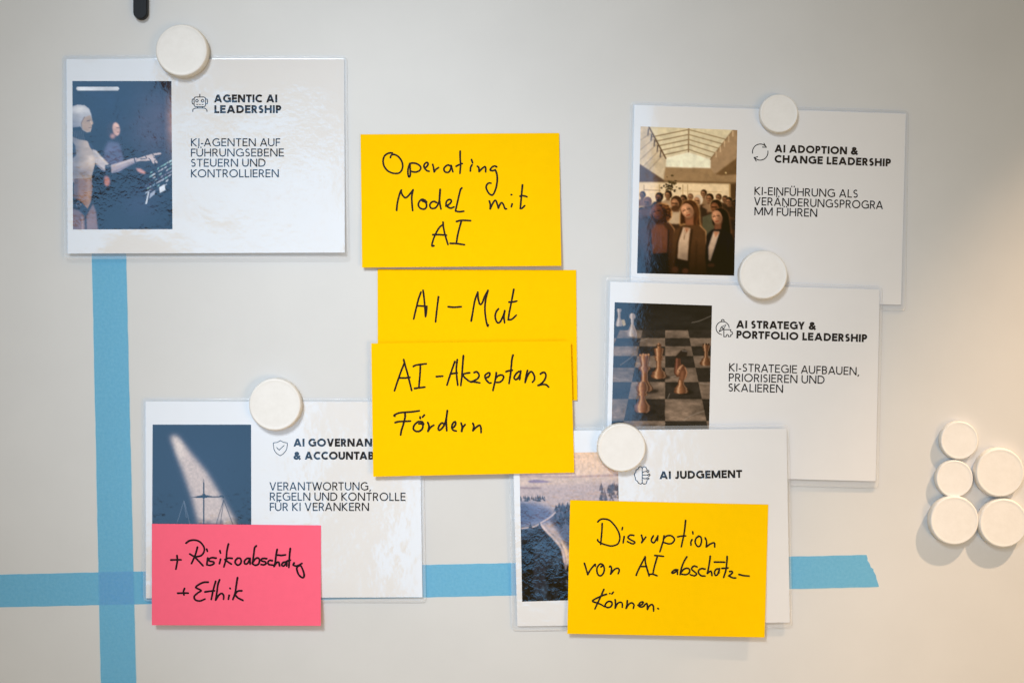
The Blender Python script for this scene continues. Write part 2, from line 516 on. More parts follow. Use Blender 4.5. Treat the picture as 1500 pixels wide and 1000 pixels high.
# ------------------------------------------------------------------ printed pictures
class Canvas:
    SS = 2
    def __init__(self, tl, tr, bl, bg, w=148, h=220):
        """tl, tr, bl: picture corners in the drawing's own coordinates"""
        self.w, self.h = w * self.SS, h * self.SS
        tl, tr, bl = [np.array(p, float) for p in (tl, tr, bl)]
        A = np.array([tr - tl, bl - tl]).T
        self.Ai = np.linalg.inv(A); self.tl = tl
        self.k = self.w / np.hypot(*(tr - tl))
        self.a = np.zeros((self.h, self.w, 3)) + np.array(bg, float)
        ys, xs = np.mgrid[0:self.h, 0:self.w] + 0.5
        self.xs, self.ys = xs, ys
        st = np.stack([xs / self.w, ys / self.h])
        g = np.tensordot(A, st, 1)
        self.X = g[0] + tl[0]; self.Y = g[1] + tl[1]     # drawing coordinates of every sample
        self.rng = np.random.RandomState(7)
    def blur(self, m, r):
        r = r * self.k
        if r < .4: return m
        n = max(1, int(r * 2.5)); g = np.exp(-.5 * (np.arange(-n, n + 1) / r) ** 2); g /= g.sum()
        p = np.pad(m, ((n, n), (n, n)), mode='edge')
        p = np.apply_along_axis(lambda v: np.convolve(v, g, 'valid'), 0, p)
        return np.apply_along_axis(lambda v: np.convolve(v, g, 'valid'), 1, p)
    def put(self, m, c, al=1.0):
        m = (m * al)[..., None]
        c = np.array(c, float)
        self.a = self.a * (1 - m) + c * m
    def mask_poly(self, pts, smooth=False):
        if smooth: pts = catmull(list(pts) + [pts[0]], 5)
        m = np.zeros(self.X.shape, bool)
        n = len(pts)
        for i in range(n):
            x1, y1 = pts[i]; x2, y2 = pts[(i + 1) % n]
            if y1 == y2: continue
            c = ((y1 > self.Y) != (y2 > self.Y)) & (self.X < (x2 - x1) * (self.Y - y1) / (y2 - y1) + x1)
            m ^= c
        return m.astype(float)
    def poly(self, pts, c, soft=0, al=1, smooth=False):
        self.put(self.blur(self.mask_poly(pts, smooth), soft), c, al)
    def ell(self, cx, cy, rx, ry, c, soft=0, al=1, rot=0):
        a = math.radians(rot); dx, dy = self.X - cx, self.Y - cy
        u = dx * math.cos(a) + dy * math.sin(a); v = -dx * math.sin(a) + dy * math.cos(a)
        m = ((u / rx) ** 2 + (v / ry) ** 2 <= 1).astype(float)
        self.put(self.blur(m, soft), c, al)
    def line(self, pts, wd, c, soft=0, al=1):
        m = np.zeros(self.X.shape)
        for (x1, y1), (x2, y2) in zip(pts[:-1], pts[1:]):
            L = (x2 - x1) ** 2 + (y2 - y1) ** 2 + 1e-9
            t = np.clip(((self.X - x1) * (x2 - x1) + (self.Y - y1) * (y2 - y1)) / L, 0, 1)
            d = np.hypot(self.X - x1 - t * (x2 - x1), self.Y - y1 - t * (y2 - y1))
            m = np.maximum(m, np.clip((wd / 2 - d) * self.k + .5, 0, 1))
        self.put(self.blur(m, soft), c, al)
    def nz(self, sx, sy, seed, octv=3):
        r = np.random.RandomState(seed); out = np.zeros(self.X.shape); amp = 1; tot = 0
        for o in range(octv):
            gx, gy = int(self.w / (sx * self.k)) + 3, int(self.h / (sy * self.k)) + 3
            g = r.rand(gy, gx)
            fx = self.xs / (sx * self.k); fy = self.ys / (sy * self.k)
            ix, iy = np.minimum(fx.astype(int), gx - 2), np.minimum(fy.astype(int), gy - 2)
            u, v = fx - ix, fy - iy
            u = u * u * (3 - 2 * u); v = v * v * (3 - 2 * v)
            out += amp * ((g[iy, ix] * (1 - u) + g[iy, ix + 1] * u) * (1 - v) + (g[iy + 1, ix] * (1 - u) + g[iy + 1, ix + 1] * u) * v)
            tot += amp; amp *= .5; sx = max(sx / 2, 1.2 / self.k); sy = max(sy / 2, 1.2 / self.k)
        return out / tot
    def grad(self, f, c, al=1):
        self.put(np.clip(f, 0, 1), c, al)
    def final(self, grain=3):
        a = self.a + (self.rng.rand(self.h, self.w, 1) - .5) * grain * 2
        a = np.clip(a, 0, 255)
        l = lin(a).reshape(self.h // self.SS, self.SS, self.w // self.SS, self.SS, 3).mean((1, 3))
        return l                                        # linear, h x w x 3

def picture(quad_card, corners, canvas, mat, parent, loc, grain=3):
    img = canvas.final(grain)
    h, w = img.shape[:2]
    q = Quad(*corners, h=None)
    V = []; C = []
    for j in range(h):
        for i in range(w):
            p = q.px(i / (w - 1), j / (h - 1))
            V.append(quad_card.at(p[0], p[1], .00014)); C.append((*img[j, i], 1.0))
    F = [(j * w + i, (j + 1) * w + i, (j + 1) * w + i + 1, j * w + i + 1) for j in range(h - 1) for i in range(w - 1)]
    o = mesh_obj('picture', V, F, mat, parent, smooth=True, loc=loc)
    at = o.data.attributes.new('print', 'FLOAT_COLOR', 'POINT')
    at.data.foreach_set('color', np.array(C, np.float32).ravel())
    return o

# the quads' inverse mapping one point at a time is slow: a vectorised version for pictures
def _fast_at(self, x, y, off=0.0):
    s, t = self.st(x, y)
    return U(x, y, self.h(s, t) + off)

# --- robot and keyboard
def pic_robot():
    c = Canvas((47, 38), (664, 38), (50, 962), (9, 17, 34))
    X, Y = c.X, c.Y
    c.grad(np.exp(-((X - 560) / 190) ** 2 - ((Y - 300) / 260) ** 2), (78, 66, 84), .95)
    c.grad(np.exp(-((X - 250) / 200) ** 2 - ((Y - 160) / 160) ** 2), (22, 44, 78), .6)
    c.grad((X - 612) / 60 * np.exp(-((Y - 300) / 190) ** 2), (205, 150, 120), .85)
    c.grad(np.exp(-((X - 470) / 120) ** 2 - ((Y - 800) / 120) ** 2), (60, 58, 90), .5)
    # blurred woman in the background
    c.poly([(270, 410), (340, 420), (370, 520), (350, 600), (240, 600), (240, 470)], (92, 94, 126), 9)
    c.ell(296, 345, 36, 52, (44, 38, 54), 7)
    c.ell(320, 338, 23, 42, (226, 178, 160), 3.5, rot=-8)
    c.ell(298, 382, 17, 16, (190, 140, 130), 6)
    c.ell(326, 322, 8, 14, (238, 196, 178), 5)
    c.line([(322, 330), (338, 330)], 5, (120, 84, 84), 2); c.line([(326, 358), (338, 358)], 4, (150, 92, 90), 2)
    c.poly([(355, 450), (410, 440), (440, 500), (400, 530), (370, 520)], (24, 26, 40), 6)
    c.poly([(440, 580), (470, 582), (502, 604), (496, 618), (470, 612), (450, 600)], (204, 148, 142), 4)
    c.ell(263, 664, 19, 30, (196, 122, 100), 5); c.ell(258, 640, 14, 14, (170, 110, 100), 6)
    # robot body
    c.poly([(47, 340), (112, 340), (128, 402), (120, 425), (47, 400)], (30, 36, 50), 2)
    for k in range(6): c.line([(60 + k * 11, 350), (66 + k * 11, 405)], 3, (84, 86, 96), 1)
    head = [(47, 197), (82, 186), (126, 190), (154, 212), (166, 246), (172, 284), (179, 302), (170, 310), (168, 328), (162, 354), (138, 359), (112, 345), (98, 322), (47, 330)]
    c.poly(head, (186, 184, 190), 2)
    m = c.mask_poly(head)
    c.grad(m * np.clip((150 - X) / 110, 0, 1) * np.clip((Y - 240) / 90, 0, 1), (86, 90, 108), .8)
    c.grad(m * np.exp(-((X - 95) / 40) ** 2 - ((Y - 215) / 24) ** 2), (226, 222, 222), .9)
    c.poly([(120, 265), (160, 252), (172, 284), (179, 302), (170, 310), (168, 328), (161, 353), (138, 356), (112, 338), (104, 300)], (178, 150, 128), 2.5)
    c.line([(124, 262), (104, 300), (108, 340)], 4, (104, 92, 92), 1.5)
    c.line([(140, 288), (160, 284)], 5, (80, 62, 58), 1.5); c.line([(150, 330), (167, 328)], 3, (110, 80, 74), 1)
    c.line([(160, 286), (170, 308)], 4, (224, 196, 172), 1.5)
    c.line([(106, 345), (135, 366), (160, 358)], 5, (40, 40, 48), 1.5)
    torso = [(47, 385), (90, 402), (140, 410), (162, 432), (186, 478), (195, 535), (182, 580), (171, 620), (168, 662), (47, 668)]
    c.poly(torso, (186, 168, 158), 2)
    m = c.mask_poly(torso)
    c.grad(m * np.exp(-((X - 60) / 40) ** 2), (118, 118, 130), .75)
    c.grad(m * np.exp(-((X - 165) / 26) ** 2 - ((Y - 530) / 40) ** 2), (224, 206, 194), .8)
    c.grad(m * np.exp(-((X - 120) / 50) ** 2 - ((Y - 610) / 30) ** 2), (134, 118, 118), .7)
    c.poly([(47, 410), (66, 440), (72, 500), (47, 520)], (44, 52, 72), 3)
    c.poly([(146, 418), (166, 428), (190, 470), (176, 474), (158, 450)], (30, 42, 66), 2)
    c.poly([(172, 462), (196, 470), (222, 505), (272, 552), (276, 580), (250, 597), (226, 590), (196, 560), (186, 520)], (196, 184, 184), 2)
    c.line([(196, 480), (262, 552)], 12, (224, 214, 210), 5)
    c.line([(200, 560), (245, 596)], 8, (110, 108, 126), 4)
    c.poly([(252, 562), (290, 556), (294, 598), (276, 610), (250, 598)], (36, 42, 60), 2)
    c.line([(262, 570), (286, 566)], 4, (150, 146, 152), 1)
    fore = [(286, 560), (330, 548), (410, 522), (446, 516), (450, 540), (400, 566), (332, 602), (290, 612)]
    c.poly(fore, (180, 166, 176), 2)
    c.line([(296, 566), (440, 522)], 9, (220, 204, 204), 4); c.line([(300, 606), (440, 546)], 7, (112, 104, 128), 4)
    c.line([(430, 516), (438, 548)], 6, (40, 42, 56), 1)
    c.poly([(446, 522), (500, 504), (546, 490), (590, 484), (600, 489), (592, 495), (552, 502), (562, 520), (576, 546), (568, 552), (552, 536), (556, 552), (546, 552), (534, 532), (500, 536), (470, 536), (448, 540)], (206, 188, 188), 1.2)
    for a, b in (((500, 506), (508, 520)), ((545, 492), (549, 502)), ((520, 520), (534, 532)), ((550, 512), (560, 520)), ((470, 524), (500, 522)), ((556, 534), (566, 530))):
        c.line([a, b], 5, (40, 40, 56), 1)
    c.poly([(60, 645), (168, 645), (174, 700), (164, 790), (140, 836), (108, 792), (56, 762)], (142, 106, 88), 3)
    m = c.mask_poly([(60, 645), (168, 645), (174, 700), (164, 790), (140, 836), (108, 792), (56, 762)])
    c.grad(m * np.exp(-((X - 150) / 16) ** 2), (190, 150, 124), .6); c.grad(m * np.exp(-((X - 70) / 18) ** 2), (78, 66, 76), .7)
    c.poly([(50, 780), (110, 800), (146, 836), (170, 770), (186, 810), (150, 862), (90, 850), (50, 826)], (26, 30, 46), 2)
    c.ell(88, 806, 18, 14, (86, 88, 104), 2); c.ell(88, 806, 9, 7, (24, 26, 40), 1)
    c.poly([(50, 830), (90, 842), (124, 874), (130, 962), (50, 962)], (122, 98, 104), 4)
    c.poly([(132, 880), (176, 800), (196, 850), (208, 962), (134, 962)], (132, 108, 112), 4)
    c.line([(130, 866), (134, 962)], 6, (44, 40, 54), 2); c.line([(110, 880), (112, 962)], 9, (170, 142, 138), 4)
    # lit keyboard
    r = random.Random(3)
    ax = np.array((120, -70.)) / 139; ay = np.array((-38, 96.)) / 103
    for row in range(7):
        for k in range(9):
            p = np.array((560, 588.)) + ax * (k * 22 - 30 + r.uniform(-5, 5)) + ay * (row * 30)
            if p[0] < 492 + max(0, 800 - p[1]) * .05 or r.random() < .12: continue
            l, hgt = r.uniform(11, 24), r.uniform(8, 16)
            col = r.choice([(216, 222, 232), (182, 192, 208), (128, 152, 170), (90, 84, 110), (150, 196, 196), (206, 206, 222), (60, 66, 90)])
            if row == 0: col = r.choice([(150, 206, 200), (196, 226, 226), (120, 176, 176)])
            c.poly([p, p + ax * l, p + ax * l + ay * hgt, p + ay * hgt], col, 1.2, .92)
    c.poly([(584, 700), (618, 680), (622, 716), (588, 736)], (222, 228, 240), 1)
    c.poly([(515, 728), (524, 726), (508, 802), (498, 804)], (214, 220, 232), 1); c.poly([(530, 738), (560, 716), (556, 742), (520, 772)], (176, 184, 206), 1.5)
    c.line([(500, 700), (668, 590)], 4, (70, 62, 90), 1.5)
    # white bar printed on the picture
    c.poly([(80, 76), (332, 76), (340, 87), (332, 98), (80, 98), (72, 87)], (224, 226, 232), .8)
    n = c.nz(60, 30, 5); c.a = c.a * (.86 + .28 * n[..., None])
    return c

# --- crowd under a skylight
def pic_crowd():
    c = Canvas((57, 44), (660, 67), (35, 958), (176, 150, 116))
    X, Y = c.X, c.Y
    c.poly([(57, 40), (130, 40), (215, 240), (215, 302), (205, 380), (50, 285)], (206, 186, 156), 3)
    c.poly([(105, 44), (640, 60), (560, 165), (490, 250), (355, 205), (215, 240), (160, 150)], (218, 204, 172), 3)
    c.poly([(665, 60), (660, 240), (520, 345), (490, 308), (490, 250), (560, 160), (640, 60)], (170, 142, 112), 3)
    c.poly([(215, 240), (355, 205), (492, 250), (492, 310), (213, 302)], (242, 230, 204), 3)
    c.line([(357, 50), (355, 205)], 8, (150, 128, 100), 1.5)
    for k in range(5):
        y = 66 + k * 31
        c.line([(356, y), (128 + k * 18, y + 46 - k * 3)], 6.5, (146, 124, 96), 1.5)
        c.line([(356, y), (604 - k * 26, y + 66 - k * 4)], 6.5, (160, 138, 108), 1.5)
    c.line([(110, 48), (215, 245)], 9, (112, 92, 72), 2); c.line([(636, 64), (492, 252)], 8, (150, 124, 96), 2)
    for k in range(5):
        x = 108 + k * 19; y = 62 + k * 34
        c.line([(x, y), (x - 4, y + 40)], 6, (76, 66, 62), 2)
        c.line([(60, 130 + k * 60), (x + 10, y + 30)], 5, (166, 146, 124), 2)
        x2 = 630 - k * 26
        c.line([(x2, 75 + k * 32), (x2, 108 + k * 32)], 7, (208, 180, 146), 2)
    c.poly([(213, 300), (492, 308), (520, 345), (662, 235), (660, 400), (200, 388), (205, 340)], (158, 130, 98), 4)
    c.poly([(520, 345), (662, 238), (660, 345), (560, 352)], (120, 94, 68), 4)
    c.poly([(48, 275), (205, 380), (205, 392), (44, 392)], (104, 82, 64), 3)
    c.ell(586, 336, 5, 5, (236, 206, 150), 2)
    c.line([(200, 388), (660, 400)], 10, (120, 96, 70), 4)
    c.poly([(40, 392), (612, 408), (612, 540), (40, 520)], (228, 202, 164), 4)
    c.poly([(612, 405), (662, 400), (658, 560), (612, 540)], (92, 70, 50), 4)
    c.line([(610, 410), (610, 520)], 9, (190, 156, 112), 2)
    for x in (80, 175, 320, 350): c.line([(x, 410), (x, 500)], 4, (170, 140, 104), 1.5)
    c.line([(80, 440), (180, 444)], 4, (150, 122, 92), 1.5); c.line([(300, 448), (560, 456)], 4, (200, 172, 130), 1.5)
    r = random.Random(8)
    for k in range(60): c.ell(240 + r.gauss(0, 24), 420 + r.gauss(0, 22), r.uniform(4, 10), r.uniform(3, 7), r.choice([(74, 62, 40), (98, 82, 54), (60, 50, 36)]), 1.5, .8)
    c.line([(246, 440), (250, 500)], 5, (80, 60, 44), 1)
    # lower background of shoulders
    c.poly([(36, 560), (160, 520), (330, 520), (480, 520), (655, 540), (645, 975), (35, 960)], (70, 50, 38), 8)
    def head(x, y, s, skin, hair, body, rim=(226, 186, 136), beard=False, tilt=-14, bw=1.9):
        c.poly([(x - s * bw, y + s * 3.4), (x - s * bw * .9, y + s * 2.0), (x - s * .6, y + s * 1.3), (x + s * .7, y + s * 1.3), (x + s * bw, y + s * 2.0), (x + s * bw, y + s * 3.4)], body, 4)
        c.poly([(x - s * .4, y + s * .5), (x + s * .5, y + s * .5), (x + s * .55, y + s * 1.5), (x - s * .45, y + s * 1.5)], tuple(v * .62 for v in skin), 3)
        c.ell(x + s * .08, y - s * .12, s * .98, s * 1.12, rim, 2.5, .55, tilt)
        c.ell(x + s * .12, y - s * .05, s * .92, s * 1.06, hair, 2, 1, tilt)
        c.ell(x - s * .14, y + s * .22, s * .64, s * .86, tuple(v * .86 for v in skin), 3, 1, tilt)
        c.ell(x - s * .26, y + s * .02, s * .26, s * .4, tuple(min(255, v * 1.08) for v in skin), 4, .7, tilt)
        c.ell(x + s * .2, y + s * .5, s * .3, s * .5, tuple(v * .5 for v in skin), 4, .6, tilt)
        c.line([(x - s * .55, y + s * .1), (x + s * .2, y + s * .14)], s * .22, tuple(v * .36 for v in skin), 2, .85)
        c.line([(x - s * .4, y + s * .66), (x + s * .02, y + s * .7)], s * .16, tuple(v * .4 for v in skin), 2, .8)
        if beard: c.ell(x - s * .05, y + s * .85, s * .6, s * .42, tuple(v * 1.15 for v in hair), 3.5, .9)
    D1, D2, D3 = (46, 32, 24), (62, 44, 32), (34, 26, 24)
    for a in ((150, 540, 24, (120, 84, 64), D3, (60, 44, 38)), (322, 498, 24, (150, 108, 82), D1, (110, 84, 66)), (470, 560, 22, (140, 98, 74), D2, (70, 54, 46)), (62, 580, 30, (120, 90, 78), D2, (72, 56, 52)), (626, 590, 30, (110, 78, 60), D3, (50, 40, 38)),
              (70, 470, 20, (150, 112, 92), D2, (120, 92, 80)), (100, 512, 27, (140, 104, 88), (112, 80, 66), (96, 74, 70)),
              (172, 484, 26, (150, 104, 76), D3, (60, 46, 38), (236, 196, 142), True), (228, 470, 24, (186, 136, 98), D1, (170, 140, 112)),
              (366, 484, 19, (184, 138, 104), (120, 92, 70), (150, 120, 94)), (448, 462, 21, (190, 140, 104), D2, (142, 112, 84)),
              (484, 492, 26, (182, 132, 98), D1, (150, 118, 90)), (540, 488, 20, (168, 122, 90), (80, 58, 42), (80, 60, 46)),
              (580, 500, 21, (160, 114, 84), D2, (66, 50, 40)), (604, 514, 24, (170, 122, 90), D3, (52, 40, 34)), (412, 505, 30, (198, 148, 112), (206, 186, 160), (60, 46, 38)),
              (640, 530, 24, (90, 64, 48), D3, (60, 44, 36)), (276, 520, 39, (188, 136, 100), (70, 48, 34), (190, 164, 134), (240, 202, 150), True),
              (522, 545, 39, (156, 104, 74), (44, 30, 24), (88, 84, 66), (244, 200, 140))):
        head(*a)
    c.poly([(440, 610), (500, 590), (520, 640), (500, 740), (440, 720)], (92, 88, 70), 3)
    def face(x, y, rx, ry, rot, skin):
        f = lambda k: tuple(min(255, v * k) for v in skin)
        a = math.radians(rot); R = lambda u, v: (x + rx * u * math.cos(a) - ry * v * math.sin(a), y + rx * u * math.sin(a) + ry * v * math.cos(a))
        c.ell(x, y, rx, ry, f(.84), 2.5, 1, rot)
        p = R(-.3, -.3); c.ell(*p, rx * .55, ry * .5, f(1.06), 8, .8, rot)
        p = R(.62, .35); c.ell(*p, rx * .42, ry * .6, f(.55), 8, .75, rot)
        p = R(-.1, .95); c.ell(*p, rx * .7, ry * .22, f(.5), 6, .6, rot)
        c.line([R(-.74, -.16), R(-.32, -.2)], 6.5, f(.36), 1.6, .9); c.line([R(.02, -.18), R(.48, -.1)], 6.5, f(.36), 1.6, .9)
        c.line([R(-.7, -.36), R(-.34, -.42)], 3.5, f(.42), 2, .6); c.line([R(.04, -.4), R(.5, -.3)], 3.5, f(.42), 2, .6)
        c.line([R(-.26, -.1), R(-.36, .26), R(-.12, .3)], 4, f(.62), 2, .7)
        c.line([R(-.46, .56), R(.08, .6)], 6.5, (f(.6)[0], f(.38)[1], f(.36)[2]), 1.5, .95)
        p = R(-.45, .12); c.ell(*p, rx * .2, ry * .16, f(1.16), 4, .6, rot)
    # woman on the left
    c.ell(188, 586, 66, 64, (206, 144, 88), 5, .9); c.ell(184, 590, 61, 62, (58, 36, 25), 4)
    rr = random.Random(2)
    for k in range(40):
        a = rr.uniform(-2.2, 1.5); q = rr.uniform(40, 62)
        c.ell(186 + q * math.cos(a), 588 + q * math.sin(a), rr.uniform(5, 10), rr.uniform(4, 8), rr.choice([(120, 76, 46), (80, 50, 32), (158, 104, 62), (50, 32, 24)]), 2.5, .7)
    c.poly([(144, 610), (205, 620), (206, 690), (145, 690)], (62, 38, 28), 4)
    face(163, 578, 34, 47, -18, (128, 80, 56))
    c.poly([(40, 730), (64, 676), (142, 646), (232, 642), (262, 672), (270, 720), (262, 960), (36, 960)], (80, 54, 40), 4)
    c.poly([(124, 694), (148, 656), (200, 656), (226, 694), (224, 836), (128, 842)], (116, 76, 58), 4)
    c.line([(238, 646), (268, 686), (268, 760)], 5, (186, 138, 96), 3)
    c.line([(118, 690), (128, 850)], 8, (48, 32, 26), 4); c.line([(232, 690), (226, 850)], 8, (48, 32, 26), 4)
    for k in range(5): c.line([(140 + k * 18, 700), (146 + k * 16, 830)], 4, (96, 62, 48), 4, .6)
    c.poly([(128, 838), (226, 832), (232, 960), (110, 960)], (22, 18, 18), 4)
    # woman in the middle
    c.poly([(306, 560), (322, 514), (364, 500), (402, 516), (424, 566), (428, 640), (438, 692), (392, 708), (376, 660), (330, 660), (300, 660)], (212, 160, 104), 6, .85, True)
    c.poly([(308, 562), (324, 518), (364, 505), (399, 520), (419, 568), (422, 640), (430, 688), (394, 700), (376, 660), (330, 650), (304, 650)], (72, 45, 31), 4, 1, True)
    c.line(catmull([(400, 540), (412, 600), (404, 650), (420, 686)], 6), 9, (128, 84, 54), 5, .8)
    c.line(catmull([(350, 512), (384, 530), (398, 580)], 6), 6, (116, 76, 50), 4, .7)
    c.poly([(332, 604), (386, 600), (386, 690), (340, 690)], (142, 95, 70), 4)
    face(348, 570, 36, 47, -24, (222, 164, 126))
    c.poly([(258, 720), (270, 692), (316, 664), (420, 658), (460, 694), (468, 760), (464, 962), (246, 960)], (92, 65, 46), 4)
    c.poly([(286, 870), (292, 760), (322, 674), (366, 680), (356, 760), (350, 886)], (206, 176, 148), 4)
    c.poly([(330, 676), (362, 682), (340, 712)], (176, 124, 94), 4)
    for k in range(4): c.line([(312 + k * 11, 730), (304 + k * 13, 860)], 4, (172, 144, 118), 4, .6)
    c.line([(328, 690), (326, 752), (342, 692)], 2.5, (110, 82, 62), 1, .8)
    c.line([(376, 690), (362, 800), (356, 890)], 9, (50, 34, 26), 4); c.line([(312, 680), (286, 770), (276, 880)], 8, (54, 38, 28), 4)
    c.line([(404, 760), (400, 940)], 7, (66, 46, 34), 5, .8)
    c.line([(424, 662), (462, 700), (464, 780)], 5, (196, 148, 104), 3)
    c.poly([(276, 868), (354, 884), (360, 962), (258, 962)], (44, 30, 24), 4)
    c.ell(272, 938, 22, 22, (140, 92, 70), 5); c.ell(334, 946, 22, 18, (150, 98, 74), 5)
    # woman on the right
    c.poly([(500, 600), (520, 562), (560, 552), (598, 580), (612, 640), (618, 720), (580, 730), (556, 690), (510, 660)], (176, 126, 82), 6, .6, True)
    c.poly([(500, 604), (522, 566), (560, 557), (594, 584), (607, 640), (613, 730), (574, 740), (552, 690), (508, 660)], (22, 17, 18), 4, 1, True)
    c.poly([(516, 640), (560, 640), (554, 720), (512, 720)], (126, 84, 64), 4)
    face(531, 612, 31, 44, -14, (216, 158, 122))
    c.poly([(468, 722), (500, 690), (580, 688), (622, 722), (642, 790), (640, 975), (470, 962), (458, 860)], (20, 22, 31), 4)
    c.poly([(476, 800), (508, 702), (548, 704), (520, 790), (490, 888), (478, 880)], (200, 172, 148), 4)
    c.poly([(510, 700), (546, 704), (520, 742)], (176, 124, 96), 4)
    c.line([(556, 700), (530, 790), (496, 892)], 7, (8, 9, 13), 3)
    c.line([(600, 760), (596, 940)], 5, (40, 42, 54), 5, .7)
    c.ell(494, 912, 26, 14, (104, 70, 54), 5)
    # tone darkens towards the bottom of the printed photo
    c.grad((Y - 760) / 260, (12, 9, 9), .72)
    c.grad(np.clip((120 - X) / 120, 0, 1) * np.clip((Y - 640) / 200, 0, 1), (14, 12, 14), .5)
    n = c.nz(26, 26, 9); c.a = np.clip((c.a - 128) * 1.22 + 124, 0, 255) * (.88 + .2 * n[..., None])
    return c

# --- chess board
def pic_chess():
    c = Canvas((77, 38), (790, 62), (52, 1112), (36, 33, 31))
    X, Y = c.X, c.Y
    n1 = c.nz(90, 34, 21, 5); n2 = c.nz(26, 14, 22, 4)
    yb = [160, 200, 245, 302, 362, 432, 518, 622, 746, 906, 1110, 1400]
    s = 165 + (Y - 245) * .2045
    colr = np.floor((X - 447) / s).astype(int)
    row = np.zeros(X.shape, int) - 3
    for k, y in enumerate(yb): row = np.where(Y >= y, k - 2, row)
    light = ((row + colr) % 2 == 0) & (Y > 245 - (X < 300) * 0)
    base = np.where(light[..., None], np.array((128, 108, 92.)), np.array((44, 39, 36.)))
    base = base * (.62 + .76 * n1[..., None]) * (.85 + .3 * n2[..., None])
    far = (Y < 245)
    base = np.where(far[..., None], np.array((34, 32, 30.)) * (.5 + 1.0 * n1[..., None]), base)
    c.a = base
    c.grad(np.exp(-((Y - 60) / 90) ** 2), (20, 19, 18), .6)
    c.grad(np.exp(-((X - 240) / 60) ** 2 - ((Y - 270) / 30) ** 2), (120, 106, 92), .5)
    for p in ([(640, 190), (700, 175), (780, 140)], [(580, 905), (630, 870), (730, 832)], [(330, 968), (380, 948), (450, 922)], [(120, 500), (170, 465), (212, 432)],
              [(60, 588), (110, 600), (180, 606)], [(466, 742), (480, 706)], [(700, 628), (770, 640)], [(250, 330), (330, 300)], [(470, 590), (600, 560)]):
        c.line(catmull(p, 6), 3.5, (188, 172, 156), 1.2, .75)
    for y in yb[2:-1]: c.line([(40, y), (800, y)], 2, (70, 60, 52), 1, .5)
    def lathe(x, yb_, prof, body=(182, 120, 80), hl=(252, 204, 160), dk=(64, 36, 24), tiltx=0):
        L = [(x - r + tiltx * (yb_ - y), y) for r, y in prof]; Rr = [(x + r + tiltx * (yb_ - y), y) for r, y in prof]
        pts = L + Rr[::-1]
        m = c.blur(c.mask_poly(pts), 1.0)
        ry = np.interp(Y, [y for r, y in prof], [r for r, y in prof]); u = (X - x - tiltx * (yb_ - Y)) / np.maximum(ry, 4)
        shade = np.clip(1 - np.abs(u + .25) * .9, 0, 1)[..., None]
        col = np.array(dk) * (1 - shade) + np.array(body) * shade
        h = np.exp(-((u + .42) / .17) ** 2)[..., None]; col = col * (1 - h * .75) + np.array(hl) * h * .75
        h2 = np.exp(-((u - .78) / .12) ** 2)[..., None]; col = col * (1 - h2 * .45) + np.array(hl) * h2 * .45
        band = (.92 + .12 * n2)[..., None]
        c.a = c.a * (1 - m[..., None]) + col * band * m[..., None]
    def shadow(x, y, w): c.ell(x + w * .55, y - 2, w * 1.25, w * .32, (14, 11, 10), 6, .75)
    def base_prof(h, y, w): return [(w * .34, y - h * .30), (w * .48, y - h * .20), (w * .80, y - h * .13), (w * .78, y - h * .10), (w * .98, y - h * .06), (w, y - h * .02), (w * .82, y + h * .015)]
    Wt = dict(body=(214, 192, 176), hl=(250, 236, 226), dk=(120, 104, 100))
    lathe(112, 214, [(14, 88), (18, 100), (10, 116), (9, 150), (20, 180), (26, 205), (20, 216)], **Wt)
    c.poly([(128, 170), (150, 165), (162, 205), (140, 216)], (196, 172, 130), 2)
    lathe(208, 288, [(6, 120), (20, 130), (24, 150), (12, 165), (10, 200), (24, 235), (38, 262), (36, 285), (24, 292)], **Wt)
    lathe(745, 500, [(26, 345), (28, 372), (20, 380), (22, 392), (14, 400), (16, 440), (34, 456), (34, 466), (48, 478), (46, 494), (34, 502)], body=(140, 90, 60))
    for k in range(3): c.poly([(722 + k * 19, 340), (731 + k * 19, 340), (731 + k * 19, 354), (722 + k * 19, 354)], (40, 26, 20), 1)
    shadow(398, 590, 50)
    lathe(402, 590, [(3, 338), (14, 345), (20, 362), (9, 372), (38, 378), (34, 400), (26, 432), (40, 440), (26, 450), (34, 460), (18, 470), (20, 520), (32, 540), (52, 552), (48, 562), (58, 574), (54, 588), (36, 598)])
    c.line([(386, 356), (412, 356)], 8, (58, 34, 24), 1.2)
    # dark knight behind, bronze knight in front
    c.poly([(518, 440), (540, 415), (560, 392), (590, 384), (610, 402), (606, 428), (580, 436), (560, 450), (552, 500), (520, 560), (512, 548)], (38, 30, 26), 2)
    c.line([(570, 394), (602, 398)], 5, (150, 140, 130), 2)
    lathe(540, 560, [(18, 450), (24, 500), (30, 550), (24, 568)], body=(120, 70, 54), hl=(190, 120, 96))
    shadow(566, 700, 50)
    lathe(563, 702, [(20, 602), (24, 640), (36, 656), (50, 668), (46, 676), (54, 688), (50, 700), (34, 706)])
    kn = [(524, 560), (530, 528), (552, 504), (574, 492), (598, 520), (608, 556), (600, 590), (584, 606), (548, 606), (552, 582), (536, 586), (524, 576)]
    c.poly(kn, (104, 62, 44), 1.5, smooth=True)
    c.poly([(526, 562), (534, 532), (554, 508), (568, 504), (556, 540), (540, 574)], (196, 138, 102), 4)
    c.line(catmull([(536, 544), (556, 514), (574, 500)], 5), 5, (238, 188, 146), 2); c.line(catmull([(592, 516), (604, 556), (590, 600)], 5), 6, (206, 150, 112), 2)
    c.poly([(566, 540), (586, 540), (578, 606), (550, 606)], (140, 90, 64), 5); c.ell(550, 536, 5, 4, (34, 20, 16), 1); c.line([(524, 572), (540, 576)], 4, (60, 34, 24), 1)
    # queen behind the pawn
    shadow(300, 690, 56)
